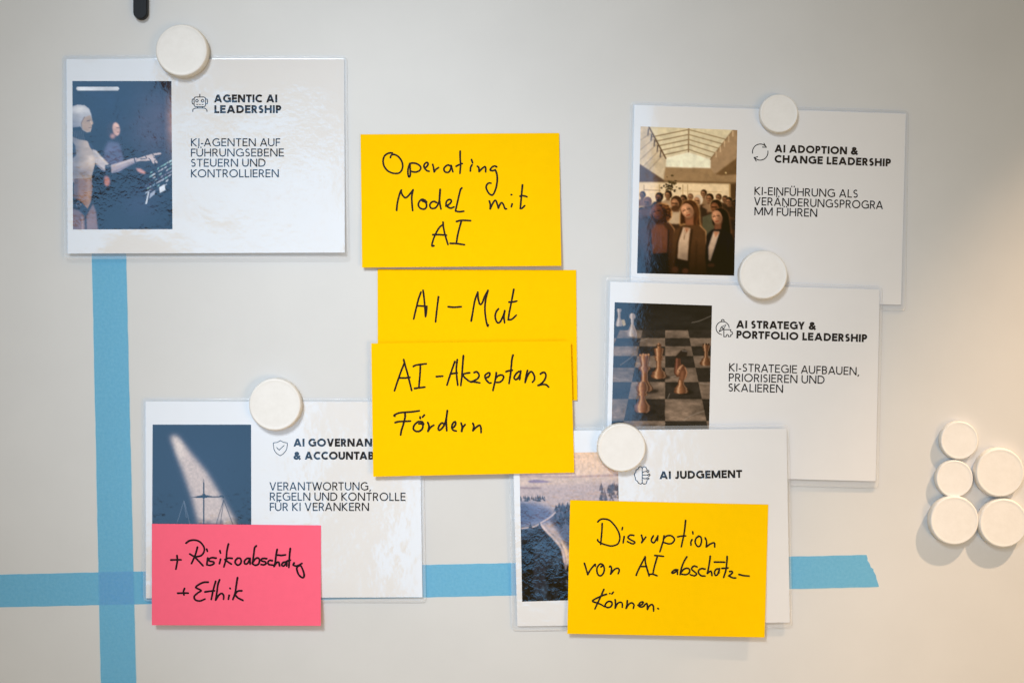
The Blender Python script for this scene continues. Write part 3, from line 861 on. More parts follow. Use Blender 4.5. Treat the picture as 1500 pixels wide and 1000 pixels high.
    lathe(297, 690, [(12, 416), (38, 430), (40, 446), (30, 480), (26, 506), (46, 516), (44, 528), (30, 540), (24, 560), (26, 610), (44, 640), (62, 662), (60, 680), (40, 694)], tiltx=-.0)
    for k in range(4): c.ell(266 + k * 20, 426 - (k % 2) * 4, 8, 8, (206, 150, 110), 1.5)
    shadow(284, 840, 58)
    lathe(282, 840, [(10, 618), (32, 628), (45, 652), (45, 682), (30, 702), (42, 709), (40, 718), (22, 726), (26, 752), (44, 780), (60, 798), (56, 812), (58, 828), (40, 846)])
    n = c.nz(10, 10, 30); c.a = c.a * (.80 + .14 * n[..., None])
    return c

# --- scales in a beam of light
def pic_scales():
    c = Canvas((47, 65), (900, 65), (44, 1330), (12, 16, 26))
    X, Y = c.X, c.Y
    c.grad(np.exp(-((X - 500) / 420) ** 2 - ((Y - 420) / 420) ** 2), (26, 34, 54), .7)
    beam = c.blur(c.mask_poly([(196, 170), (222, 150), (268, 165), (520, 470), (900, 1100), (860, 1400), (560, 1400), (380, 690), (260, 340)]), 22)
    c.put(beam, (212, 192, 182), .94)
    c.grad(beam * np.exp(-((X - 270) / 60) ** 2 - ((Y - 270) / 130) ** 2), (232, 216, 204), .7)
    c.grad(np.clip((Y - 850) / 60, 0, 1) * (1 - beam * .8) * (c.nz(70, 26, 3) > .42), (6, 6, 8), .9)
    c.grad(np.clip(1 - np.abs(Y - 925) / 60, 0, 1) * c.nz(60, 18, 4) * (X > 400) * (X < 660), (52, 30, 30), .9)
    col = (14, 18, 30)
    c.poly([(489, 520), (494, 560), (496, 650), (508, 672), (496, 700), (496, 1330), (484, 1330), (484, 700), (470, 674), (484, 650), (485, 560)], col, 1)
    c.poly([(372, 689), (470, 668), (500, 664), (560, 676), (622, 676), (640, 668), (662, 676), (664, 694), (652, 694), (648, 682), (622, 688), (560, 688), (490, 692)], col, 1)
    for b in ((595, 915), (742, 930), (632, 912)): c.line([(659, 708), b], 4.6, (22, 22, 34), .6)
    for b in ((262, 900), (372, 920), (340, 860)): c.line([(320, 716), b], 3.6, (128, 134, 150), .8, .9)
    c.poly([(590, 918), (745, 934), (700, 960), (630, 956)], (30, 30, 40), 1.5)
    n = c.nz(14, 14, 12); c.a = c.a * (.9 + .2 * n[..., None])
    return c

# --- winding road in a snowy valley
def pic_road():
    c = Canvas((48, -28), (706, -40), (68, 957), (222, 192, 168))
    X, Y = c.X, c.Y
    c.grad((120 - Y) / 150, (230, 190, 150), 1)
    c.poly([(40, 110), (250, 118), (460, 126), (710, 110), (710, 175), (40, 170)], (204, 178, 160), 8)
    c.line([(50, 124), (400, 130), (710, 118)], 9, (168, 134, 126), 5)
    c.poly([(106, 156), (150, 146), (210, 152), (268, 162), (180, 170), (120, 168)], (132, 110, 136), 3)
    c.poly([(40, 180), (300, 176), (710, 160), (710, 560), (40, 560)], (178, 158, 156), 16, .9)
    c.line([(60, 200), (130, 204), (190, 202)], 8, (130, 104, 104), 4)
    c.poly([(40, 300), (150, 300), (260, 340), (300, 420), (200, 440), (40, 470)], (96, 102, 134), 16)
    c.poly([(56, 300), (100, 310), (150, 370), (120, 430), (56, 440)], (70, 74, 102), 16, .8)
    r = random.Random(5)
    def trees(x0, x1, y0, y1, n, h, col, w=.35, soft=1.6, al=.92):
        P = sorted(((r.uniform(x0, x1), r.uniform(y0, y1)) for _ in range(n)), key=lambda p: p[1])
        for x, y in P:
            hh = h * r.uniform(.6, 1.25); k = r.uniform(.75, 1.3)
            c.poly([(x, y - hh), (x + hh * w, y + hh * .15), (x - hh * w, y + hh * .15)], tuple(min(255, v * k) for v in col), soft, al)
    trees(56, 222, 268, 290, 34, 22, (46, 40, 44))
    c.poly([(296, 330), (330, 316), (384, 330), (420, 470), (400, 640), (370, 600), (300, 480), (256, 420)], (70, 70, 90), 10, .9)
    trees(290, 420, 325, 470, 46, 34, (44, 40, 52)); trees(585, 720, 200, 300, 46, 34, (92, 74, 70)); trees(640, 715, 190, 220, 10, 22, (70, 56, 56))
    c.poly([(40, 468), (140, 455), (190, 440), (260, 510), (330, 600), (360, 720), (380, 980), (40, 980)], (38, 44, 58), 8)
    c.line(catmull([(290, 366), (250, 400), (200, 430), (150, 458), (66, 470)], 8), 8, (214, 190, 186), 2)
    c.line(catmull([(196, 448), (240, 496), (300, 560), (340, 620), (356, 700)], 8), 16, (196, 176, 176), 3)
    c.line(catmull([(330, 600), (350, 650), (362, 740)], 8), 14, (150, 132, 136), 4, .8)
    glare = c.nz(120, 160, 17, 3)  # blue window glare on the film, painted into the print
    c.grad(np.clip((glare - .42) * 4, 0, 1) * np.clip((Y - 440) / 60, 0, 1) * (X < 330), (66, 92, 118), .75)
    trees(60, 340, 520, 960, 120, 44, (24, 30, 40), .3, 5, .55); trees(60, 140, 600, 960, 110, 54, (5, 6, 9), .3, 4, .75); trees(240, 400, 740, 960, 90, 54, (5, 6, 9), .3, 4, .75)
    trees(130, 330, 520, 960, 60, 30, (14, 18, 26), .28, 3, .6); trees(120, 300, 560, 900, 40, 30, (78, 104, 130), .3, 5, .45)
    c.line(catmull([(196, 448), (240, 496), (300, 560), (338, 620), (352, 690)], 8), 15, (206, 186, 184), 3, .85)
    c.grad((Y - 900) / 70, (4, 4, 6), .75)
    for x, y in ((125, 440), (186, 434)): c.poly([(x, y - 4), (x + 18, y + 40), (x - 18, y + 40)], (60, 62, 78), 1.5)
    n = c.nz(12, 12, 14); c.a = c.a * (.88 + .24 * n[..., None])
    return c

# ------------------------------------------------------------------ laminated cards
def rounded(corners, r, n=5):
    """rounded outline of a quad given as TL TR BR BL, photo pixels"""
    P = [np.array(p, float) for p in corners]; out = []
    for i in range(4):
        a, b, d = P[i - 1], P[i], P[(i + 1) % 4]
        u = (a - b) / np.hypot(*(a - b)); v = (d - b) / np.hypot(*(d - b))
        for k in range(n + 1):
            t = k / n
            out.append((b + u * r) * (1 - t) ** 2 + 2 * b * t * (1 - t) + (b + v * r) * t * t)
    return out
def resample(poly, n):
    P = np.array(poly + [poly[0]]); L = np.r_[0, np.cumsum(np.hypot(*np.diff(P, axis=0).T))]
    s = np.linspace(0, L[-1], n, endpoint=False)
    return np.stack([np.interp(s, L, P[:, 0]), np.interp(s, L, P[:, 1])], 1)

def film_border(q, paper, outer, mat, parent, loc):
    """clear rim of the pouch: runs round the paper, thin lip at its cut edge"""
    n = 360
    o = resample(rounded(outer, 6), n)
    cen = np.mean(np.array(paper, float), 0)
    Pp = [np.array(p, float) for p in paper]
    def inner(p):
        # closest point on the paper's outline
        best = None
        for i in range(4):
            a, b = Pp[i], Pp[(i + 1) % 4]
            t = np.clip((p - a) @ (b - a) / ((b - a) @ (b - a)), 0, 1); z = a + (b - a) * t
            d = np.hypot(*(z - p))
            if best is None or d < best[0]: best = (d, z)
        return best[1]
    inn = np.array([inner(p) for p in o])
    rings = [(0.0, -.00002), (0.05, .00007), (.16, .00012), (.30, .00011), (.5, .00007), (.78, .00009), (1.0, .00014), (1.06, .00016)]
    V = []; F = []
    for f, w in rings:
        for i in range(n):
            p = o[i] * (1 - f) + inn[i] * f
            if f > 1: 
                d = inn[i] - o[i]; p = inn[i] + d / max(np.hypot(*d), 1e-6) * .5
            V.append(q.at(p[0], p[1], w))
    for r in range(len(rings) - 1):
        for i in range(n):
            j = (i + 1) % n
            F.append((r * n + i, (r + 1) * n + i, (r + 1) * n + j, r * n + j))
    ob = mesh_obj('laminate_border', V, F, mat, parent, smooth=True, loc=loc)
    bmm = bmesh.new(); bmm.from_mesh(ob.data); 
    bmesh.ops.remove_doubles(bmm, verts=bmm.verts, dist=1e-7)
    bmesh.ops.recalc_face_normals(bmm, faces=bmm.faces)
    if sum(f.normal.y * f.calc_area() for f in bmm.faces) > 0:
        bmesh.ops.reverse_faces(bmm, faces=bmm.faces)
    bmm.to_mesh(ob.data); bmm.free()
    return ob

def card(label, paper, outer, h, mats, pic, pic_corners, heading, body, icon, hcap, bcap):
    q = Quad(*paper, h=h)
    loc = q.center()
    root = thing('laminated_card', label, 'card', loc, 'laminated picture cards on the board')
    sheet('paper', q, mats.paper, root, th=.00010, loc=loc)
    film_border(q, paper, outer, mats.film, root, loc)
    picture(q, pic_corners, pic, mats.pic, root, loc)
    ink = Ink(q, .00016)
    for s, a, b in heading: text(ink, s, a, b, hcap, .255)
    ink.build('heading', mats.print, root, loc)
    if body:
        ink = Ink(q, .00016)
        for s, a, b in body: text(ink, s, a, b, bcap, .142)
        ink.build('paragraph', mats.grey, root, loc)
    ink = Ink(q, .00016)
    icon(ink)
    ink.build('icon', mats.print, root, loc)
    return q

def T(ox, oy, sc):
    return lambda *pts: [(ox + x / sc, oy + y / sc) for x, y in pts]
def circ(cx, cy, rx, ry=None, a0=0, a1=360, n=24):
    ry = ry or rx
    return [(cx + rx * math.cos(math.radians(a0 + (a1 - a0) * k / n)), cy + ry * math.sin(math.radians(a0 + (a1 - a0) * k / n))) for k in range(n + 1)]

def icon_robot(k):
    t = T(270, 130, 7.144); w = 1.25
    def rr(x0, y0, x1, y1, r): return circ(x1 - r, y0 + r, r, r, -90, 0, 5) + circ(x1 - r, y1 - r, r, r, 0, 90, 5) + circ(x0 + r, y1 - r, r, r, 90, 180, 5) + circ(x0 + r, y0 + r, r, r, 180, 270, 5) + [(x1 - r, y0)]
    k.ribbon(t(*rr(102, 88, 222, 190, 22)), w, False)
    k.ribbon(t((162, 60), (162, 88)), w)
    k.ribbon(t(*circ(132, 128, 13)), w, False, True); k.ribbon(t(*circ(191, 128, 13)), w, False, True)
    for x in (128, 156, 184): k.ribbon(t((x, 167), (x + 14, 167)), w * .8)
    k.ribbon(t((101, 108), (84, 112), (81, 136), (84, 158), (101, 163)), w); k.ribbon(t((223, 108), (240, 112), (243, 136), (240, 158), (223, 163)), w)
    k.ribbon(t((136, 190), (136, 203)), w); k.ribbon(t((190, 190), (190, 203)), w)
    k.ribbon(t(*catmull([(88, 240), (92, 218), (120, 205), (205, 205), (232, 218), (238, 240)], 6)), w)
def icon_cycle(k):
    t = T(1090, 200, 6.522); w = 1.35
    k.ribbon(t(*circ(154, 150, 74, 77, 172, 322, 20)), w)
    k.ribbon(t(*circ(154, 150, 74, 77, -8, 140, 20)), w)
    k.ribbon(t((190, 66), (212, 104), (176, 102)), w); k.ribbon(t((128, 194), (97, 204), (116, 236)), w)
def icon_compass(k):
    t = T(1040, 460, 6.25); w = 1.25
    k.ribbon(t(*circ(116, 128, 60, 60, -5, -262, 26)), w); 
    k.ribbon(t(*circ(117, 62, 13, 13, 140, 400, 12)), w)
    k.ribbon(t((84, 160), (106, 116), (146, 98), (124, 138), (84, 160)), w); k.ribbon(t(*circ(116, 128, 5)), w * .7, False, True)
    k.ribbon(t(*([(127, 142), (190, 142), (190, 160)] + circ(196, 174, 11, 13, -90, 90, 8) + [(190, 188), (190, 204), (170, 206)] + circ(159, 198, 10, 12, 30, -200, 10) + [(148, 206), (127, 206), (127, 142)])), w)
def icon_shield(k):
    t = T(385, 630, 6.522); w = 1.05
    k.ribbon(t(*(catmull([(166, 97), (140, 113), (100, 120)], 5) + catmull([(102, 150), (110, 190), (135, 222), (166, 242)], 5) + catmull([(198, 222), (222, 190), (233, 150), (233, 120)], 5) + catmull([(195, 113), (166, 97)], 5))), w)
    k.ribbon(t((132, 164), (156, 188), (203, 143)), w)
def icon_brain(k):
    t = T(915, 670, 8.108); w = 1.25
    k.ribbon(t(*catmull([(208, 122), (190, 106), (168, 116), (160, 134), (136, 146), (132, 172), (116, 192), (118, 216), (126, 236), (130, 262), (152, 280), (166, 302), (192, 312), (208, 298)], 4)), w)
    k.ribbon(t((209, 122), (209, 298)), w)
    k.ribbon(t(*catmull([(209, 122), (228, 107), (252, 116), (266, 146)], 5)), w); k.ribbon(t(*catmull([(266, 270), (256, 304), (228, 312), (209, 298)], 5)), w)
    k.ribbon(t((209, 178), (226, 166), (262, 163)), w); k.ribbon(t((209, 206), (278, 205)), w); k.ribbon(t((209, 236), (226, 248), (262, 248)), w)
    for p in ((276, 161), (288, 205), (276, 248)): k.ribbon(t(*circ(*p, 12)), w, False, True)

lift = lambda base, bot, right=0, mid=0: (lambda s, t: base + bot * t * t + right * s * s * t + mid * math.sin(math.pi * min(max(s, 0), 1)) * t)

Q1 = card('laminated card headed AGENTIC AI LEADERSHIP with a picture of a white robot woman',
     [(97, 86.5), (504.5, 86.5), (505, 370), (99, 371.5)], [(91.5, 81.5), (508.7, 82.5), (509.3, 377.6), (93.3, 380)],
     lift(.0008, .0030, .0012), CardMats(1.0, 1.0, 1.0), pic_robot(), [(106, 119), (251.1, 119), (252.6, 335.8), (106.8, 336.2)],
     [('AGENTIC AI', (313.2, 150.3), (406.2, 150.3)), ('LEADERSHIP', (313.8, 166), (412.2, 166))],
     [('KI-AGENTEN AUF', (279.7, 214.5), (410.6, 214.5)), ('FÜHRUNGSEBENE', (279.7, 229.6), (415.8, 229.4)), ('STEUERN UND', (279.6, 244.5), (389, 244.3)), ('KONTROLLIEREN', (279.6, 260), (408.4, 259.8))],
     icon_robot, 11.6, 11.7)
Q2 = card('laminated card headed AI ADOPTION & CHANGE LEADERSHIP with a picture of people looking up',
     [(929, 153.6), (1327.3, 166.3), (1320, 446.5), (923.2, 436.5)], [(924.5, 149.8), (1331.2, 162.4), (1326.6, 455), (917.5, 443)],
     lift(.0008, .0004, .0003), CardMats(2.3, .22, .35), pic_crowd(), [(938.4, 185.3), (1080.1, 190.7), (1075.5, 403.8), (933.2, 400.2)],
     [('AI ADOPTION &', (1134.2, 223.2), (1257.0, 227.0)), ('CHANGE LEADERSHIP', (1134.3, 238.4), (1305.0, 244.0))],
     [('KI-EINFÜHRUNG ALS', (1105, 285.6), (1256.5, 289.9)), ('VERÄNDERUNGSPROGRA', (1104.2, 300.6), (1293.4, 306.4)), ('MM FÜHREN', (1105, 315.3), (1197, 317.8))],
     icon_cycle, 11.3, 11.9)
Q4 = card('laminated card headed AI STRATEGY & PORTFOLIO LEADERSHIP with a picture of bronze chess pieces',
     [(893.8, 412.3), (1288.8, 423.5), (1283, 704.6), (888, 694)], [(887, 405.4), (1293, 419.4), (1286.8, 714), (882, 702)],
     lambda s, t: .0036 - .0011 * s - .0006 * s * t, CardMats(3.1, .22, .35), pic_chess(), [(900.4, 442.6), (1043, 447.4), (1037.8, 662), (895, 657)],
     [('AI STRATEGY &', (1078, 480.4), (1195.5, 483.0)), ('PORTFOLIO LEADERSHIP', (1078.5, 495.4), (1270.2, 501.0))],
     [('KI-STRATEGIE AUFBAUEN,', (1067.8, 543.6), (1258.6, 549.5)), ('PRIORISIEREN UND', (1067.5, 558.4), (1207.8, 562.0)), ('SKALIEREN', (1066.8, 573.2), (1147.0, 575.0))],
     icon_compass, 11.4, 11.9)
Q3 = card('laminated card headed AI GOVERNAN & ACCOUNTAB with a picture of scales in a light beam',
     [(213, 587.4), (614.8, 588), (618.8, 874.2), (213.6, 875.6)], [(208.3, 583.2), (620, 584), (623.7, 880.6), (209.6, 880)],
     lift(.0009, .0014, .0003), CardMats(4.4, 1.15, 1.0), pic_scales(), [(223.5, 621.6), (367.8, 621.6), (368.2, 838), (222.6, 838)],
     [('AI GOVERNANCE', (429.6, 653.7), (565.4, 653.7)), ('& ACCOUNTABILITY', (429.8, 672.8), (584, 672.8))],
     [('VERANTWORTUNG,', (394.6, 717.8), (543.4, 717.8)), ('REGELN UND KONTROLLE', (395.2, 732.8), (594, 733.2)), ('FÜR KI VERANKERN', (395.2, 747.9), (540.5, 747.9))],
     icon_shield, 11.6, 12.0)
Q5 = card('laminated card headed AI JUDGEMENT with a picture of a winding road through snowy forest',
     [(750.5, 631), (1152.3, 627.2), (1157, 911), (757.7, 916.8)], [(744.6, 626), (1155.6, 621.4), (1160.3, 917.4), (750.2, 923.4)],
     lambda s, t: .0042 + .0018 * s - .0026 * min(max((t - .2) / .8, 0), 1.2) ** 1.3, CardMats(5.2, 2.0, .8), pic_road(), [(760.6, 664), (905.2, 661.2), (908.4, 876.4), (764.9, 880.6)],
     [('AI JUDGEMENT', (965.8, 701.4), (1087.2, 699.4))], None, icon_brain, 11.5, 12)

# ------------------------------------------------------------------ sticky notes
def hand(ink, tr, strokes, w):
    for st in strokes:
        p = catmull(tr(*st), 7)
        n = len(p)
        L = sum(np.hypot(*(np.array(p[i + 1]) - np.array(p[i]))) for i in range(n - 1))
        if L < 4: ink.ribbon(p, w * .95)
        else: ink.ribbon(p, [w * 1.05, w * 1.0, w * .95, w, w * .92])
def note(label, corners, h, mat, inkmat, groups, w):
    q = Quad(*corners, h=h); loc = q.center()
    root = thing('sticky_note', label, 'sticky note', loc, 'sticky notes with handwriting')
    sheet('paper', q, mat, root, th=.00012, nx=48, ny=32, loc=loc)
    ink = Ink(q, .00016)
    for tr, strokes in groups: hand(ink, tr, strokes, w)
    ink.build('handwriting', inkmat, root, loc)
    return q

note('yellow note at the top of its column reading Operating Model mit AI',
  [(528, 197), (819, 195), (822.3, 389.4), (530.4, 391.8)], lift(.0012, .0030, .0022, .0006), M_YELLOW, M_INK, [
  (T(550, 210, 11.108), [
    [(275, 160), (230, 158), (180, 178), (140, 220), (124, 290), (140, 370), (190, 440), (260, 480), (330, 492), (390, 480), (430, 430), (443, 360), (425, 290), (380, 225), (320, 187), (280, 185), (255, 200), (243, 235)],
    [(560, 330), (535, 400), (527, 470), (535, 530), (548, 548), (562, 530), (568, 480), (562, 350)],
    [(555, 335), (600, 322), (660, 330), (715, 360), (738, 400), (715, 445), (660, 468), (610, 465), (580, 455)],
    [(800, 395), (830, 385), (855, 345), (850, 318), (825, 315), (795, 345), (790, 385), (815, 425), (845, 450), (875, 455)],
    [(932, 345), (945, 400), (955, 465)], [(955, 465), (985, 425), (1028, 395)],
    [(1225, 370), (1180, 355), (1135, 380), (1113, 420), (1130, 462), (1175, 475), (1205, 455), (1225, 410), (1232, 365), (1245, 410), (1260, 465)],
    [(1378, 130), (1378, 250), (1385, 350), (1375, 490)], [(1312, 375), (1360, 350), (1412, 330)]]),
  (T(670, 210, 8.333), [
    [(178, 265), (162, 295), (158, 340)], [(172, 200), (186, 240)],
    [(245, 280), (262, 300), (265, 345)], [(265, 345), (300, 310), (335, 285), (345, 305), (345, 350)],
    [(480, 288), (455, 278), (425, 290), (400, 325), (430, 335), (462, 325)], [(462, 325), (480, 370), (487, 450), (470, 550), (440, 620), (415, 632), (380, 605), (352, 545), (360, 505), (385, 485), (410, 487)],
    [(390, 705), (402, 750), (400, 800)], [(400, 800), (425, 745), (455, 700), (475, 710), (500, 790)], [(500, 790), (520, 745), (540, 725), (560, 745), (580, 795), (600, 800)],
    [(668, 740), (658, 775)], [(657, 627), (663, 628)],
    [(795, 508), (782, 640), (768, 795)], [(768, 795), (790, 792), (822, 760)], [(765, 645), (800, 640), (850, 652)]]),
  (T(570, 270, 10), [
    [(110, 380), (120, 280), (140, 190), (165, 110), (182, 85)], [(172, 95), (190, 150), (230, 195), (265, 185), (310, 135), (350, 82)], [(350, 82), (332, 180), (335, 280), (345, 385)],
    [(550, 262), (520, 232), (480, 222), (445, 250), (428, 300), (450, 345), (500, 365), (540, 345), (548, 300), (530, 265), (485, 245)],
    [(695, 268), (660, 252), (620, 265), (596, 305), (610, 345), (645, 355), (690, 335), (725, 270), (740, 200), (750, 75)], [(748, 75), (738, 200), (745, 290), (760, 362)],
    [(832, 320), (870, 300), (908, 262), (905, 230), (870, 225), (840, 255), (835, 300), (865, 335), (905, 350), (950, 332)],
    [(1065, 55), (1045, 80), (1020, 180), (990, 310), (972, 390)], [(972, 390), (1020, 402), (1095, 395)],
    [(655, 900), (630, 902), (632, 860), (670, 750), (730, 640), (785, 592)], [(790, 555), (795, 620), (815, 720), (862, 882)], [(640, 738), (740, 738), (840, 745)],
    [(988, 545), (1060, 528), (1195, 533)], [(1058, 540), (1030, 640), (1005, 740), (985, 860)], [(895, 865), (985, 868), (1105, 885)]])], 2.75)

note('yellow note reading AI-Mut, its lower half tucked under another note',
  [(553, 394), (844, 395.5), (845.6, 586), (553.4, 587.2)], lift(.0007, .0010), M_YELLOW, M_INK, [
  (T(590, 410, 8.333), [
    [(222, 150), (190, 240), (160, 360), (133, 475)], [(248, 128), (262, 240), (270, 340), (278, 448)], [(175, 315), (230, 318), (293, 322)], [(293, 322), (288, 390), (278, 448)],
    [(436, 205), (420, 330), (400, 512)], [(555, 327), (630, 333), (715, 326)],
    [(835, 500), (850, 420), (880, 250), (915, 150)], [(915, 150), (920, 220), (940, 295), (970, 280), (1000, 200), (1040, 128)], [(1040, 128), (1012, 240), (1003, 360), (1015, 480), (1035, 560), (1044, 548)],
    [(1168, 352), (1140, 390), (1128, 450), (1150, 515), (1185, 515), (1220, 450), (1245, 375)], [(1245, 375), (1235, 450), (1243, 522)],
    [(1355, 115), (1330, 250), (1300, 400), (1287, 485)], [(1287, 485), (1330, 480), (1385, 430)], [(1298, 270), (1345, 268), (1392, 258)]])], 2.85)

note('yellow note reading AI-Akzeptanz Fördern, overlapping the note above it',
  [(543.8, 502.8), (836, 499.2), (841.4, 691.8), (546.6, 697.8)], lift(.0056, .0014), M_YELLOW, M_INK, [
  (T(565, 510, 11.11), [
    [(300, 250), (240, 400), (142, 690)], [(292, 185), (310, 250), (360, 430), (422, 685)], [(220, 480), (300, 483), (395, 472)],
    [(450, 295), (500, 272), (660, 250)], [(565, 265), (558, 420), (540, 635)], [(470, 652), (560, 640), (638, 630)], [(825, 460), (928, 452)],
    [(1125, 215), (1070, 370), (997, 598)], [(1165, 185), (1150, 320), (1155, 450), (1172, 600)], [(1055, 415), (1165, 400)],
    [(1265, 120), (1250, 300), (1240, 450), (1222, 605)], [(1365, 397), (1300, 408), (1245, 425)], [(1245, 425), (1290, 480), (1360, 535)]]),
  (T(690, 510, 12), [
    [(55, 425), (95, 412), (130, 440), (140, 490), (110, 535), (40, 575), (-10, 590)], [(-10, 590), (60, 590), (155, 607)],
    [(265, 515), (300, 505), (328, 470), (328, 432), (295, 435), (250, 470), (245, 510), (275, 565), (320, 608), (352, 607)],
    [(445, 428), (425, 560), (385, 740)], [(440, 520), (480, 480), (540, 470), (573, 500), (550, 560), (500, 595), (445, 597)],
    [(738, 118), (718, 200), (705, 350), (690, 480), (668, 618)], [(615, 410), (660, 395), (725, 385)],
    [(875, 402), (820, 420), (770, 480), (758, 525), (790, 548), (830, 520), (870, 440)], [(872, 402), (862, 490), (855, 548)],
    [(992, 390), (970, 480), (950, 598)], [(950, 598), (985, 500), (1035, 420), (1075, 418), (1110, 480), (1115, 545), (1080, 595)],
    [(1220, 452), (1260, 425), (1300, 430), (1315, 490), (1290, 560), (1230, 625), (1180, 650)], [(1180, 652), (1250, 635), (1320, 640), (1365, 680)]]),
  (T(565, 590, 9.375), [
    [(125, 180), (118, 168), (170, 140), (250, 128), (350, 122), (460, 107)], [(265, 140), (265, 200), (240, 300), (215, 380), (205, 440)], [(130, 268), (180, 255), (260, 252), (340, 248)],
    [(520, 290), (505, 262), (470, 255), (430, 265), (390, 310), (380, 355), (410, 385), (460, 388), (500, 355), (512, 310), (490, 285), (455, 285)], [(472, 190), (474, 212)], [(530, 165), (505, 195)],
    [(578, 268), (595, 320), (580, 388)], [(580, 388), (615, 335), (660, 303)],
    [(800, 285), (770, 275), (735, 310), (722, 360), (745, 370), (790, 325), (825, 240), (848, 105)], [(846, 105), (832, 240), (838, 380)],
    [(910, 340), (940, 325), (960, 290), (955, 258), (925, 275), (908, 325), (925, 370), (968, 385)],
    [(1035, 275), (1050, 330), (1042, 388)], [(1042, 388), (1060, 335), (1092, 295)],
    [(1198, 280), (1210, 320), (1198, 378)], [(1198, 378), (1240, 335), (1290, 305), (1308, 345), (1310, 405)]])], 2.9)

note('yellow note reading Disruption von AI abschätz- Können, stuck over the AI JUDGEMENT card',
  [(835, 732), (1125.5, 738.5), (1120, 933), (831, 927.6)], lambda s, t: .0050 + .0010 * s - .0012 * t + .0024 * t * t + .0006 * s * s * t, M_YELLOW, M_INK, [
  (T(865, 750, 7.5), [
    [(128, 122), (125, 200), (112, 352)], [(80, 105), (105, 80), (150, 72), (210, 88), (270, 150), (310, 220), (322, 285), (300, 345), (240, 368), (180, 360), (110, 335), (80, 310), (78, 297)],
    [(370, 265), (358, 335)], [(352, 165), (347, 190)],
    [(475, 252), (435, 250), (412, 275), (440, 300), (480, 320), (485, 335), (460, 345), (405, 320)],
    [(560, 250), (572, 300), (562, 332)], [(562, 332), (608, 270)],
    [(690, 258), (668, 300), (680, 330), (705, 325), (740, 258)], [(740, 258), (735, 310)],
    [(808, 258), (800, 310), (762, 432)], [(800, 290), (840, 258), (890, 258), (922, 295), (900, 335), (860, 345), (805, 330)],
    [(1045, 88), (1030, 220), (998, 378)], [(958, 268), (1000, 260), (1045, 258)],
    [(1115, 300), (1103, 325), (1105, 360)], [(1122, 212), (1126, 235)],
    [(1190, 262), (1160, 285), (1150, 330), (1175, 372), (1205, 365), (1220, 310), (1210, 270), (1185, 258)],
    [(1260, 280), (1275, 320), (1272, 378)], [(1272, 378), (1320, 345), (1360, 335), (1365, 380)]]),
  (T(845, 800, 9.093), [
    [(100, 222), (125, 300), (145, 372)], [(145, 372), (180, 310), (240, 238), (245, 262)],
    [(320, 270), (345, 250), (330, 232), (300, 238), (268, 290), (275, 360), (310, 390), (350, 360), (366, 300), (350, 245), (318, 232)],
    [(435, 270), (450, 262), (462, 300), (450, 365)], [(450, 365), (500, 305), (545, 288), (565, 315), (550, 362)],
    [(790, 382), (820, 310), (910, 135)], [(910, 135), (915, 220), (962, 390)], [(840, 265), (930, 265)],
    [(1038, 118), (1155, 130)], [(1070, 140), (1035, 260), (1012, 365)], [(965, 370), (1010, 368), (1070, 388)],
    [(360, 570), (320, 660), (240, 830)], [(396, 634), (330, 657), (230, 705), (212, 730), (270, 750), (320, 770), (370, 800)],
    [(460, 735), (420, 730), (385, 760), (380, 795), (420, 812), (460, 790), (468, 745), (440, 725)], [(437, 624), (441, 624)], [(486, 606), (466, 630)],
    [(510, 708), (515, 760), (510, 818)], [(510, 818), (540, 760), (580, 740), (605, 760), (605, 808)],
    [(672, 720), (668, 770), (655, 822)], [(655, 822), (690, 770), (730, 748), (760, 775), (752, 822)],
    [(815, 780), (860, 775), (885, 745), (870, 735), (835, 755), (825, 790), (860, 805), (890, 795)],
    [(890, 795), (910, 770), (935, 760), (940, 835)], [(940, 835), (965, 790), (1000, 770), (1020, 800), (1022, 858)], [(1078, 822), (1087, 829)]]),
  (T(970, 800, 10.714), [
    [(245, 365), (200, 365), (155, 400), (160, 418), (200, 405), (235, 375), (240, 435)],
    [(388, 160), (345, 230), (305, 330), (280, 440)], [(285, 420), (340, 355), (400, 340), (432, 370), (420, 415), (370, 440), (290, 430)],
    [(545, 318), (500, 305), (465, 335), (470, 365), (530, 415), (535, 440), (500, 458), (440, 440)],
    [(672, 352), (620, 345), (575, 370), (570, 410), (610, 455), (672, 462)],
    [(755, 150), (745, 230), (725, 350), (708, 420)], [(708, 420), (760, 385), (775, 410), (782, 455)], [(820, 243), (900, 243), (982, 245)],
    [(900, 350), (850, 355), (822, 400), (835, 450), (870, 435), (900, 345)], [(900, 345), (890, 415)],
    [(1020, 155), (1015, 240), (1000, 370), (965, 485)], [(938, 342), (1035, 335)],
    [(1060, 390), (1095, 390), (1100, 415), (1045, 460)], [(1045, 460), (1110, 490), (1155, 492)], [(1205, 437), (1280, 455), (1365, 462)]])], 2.6)

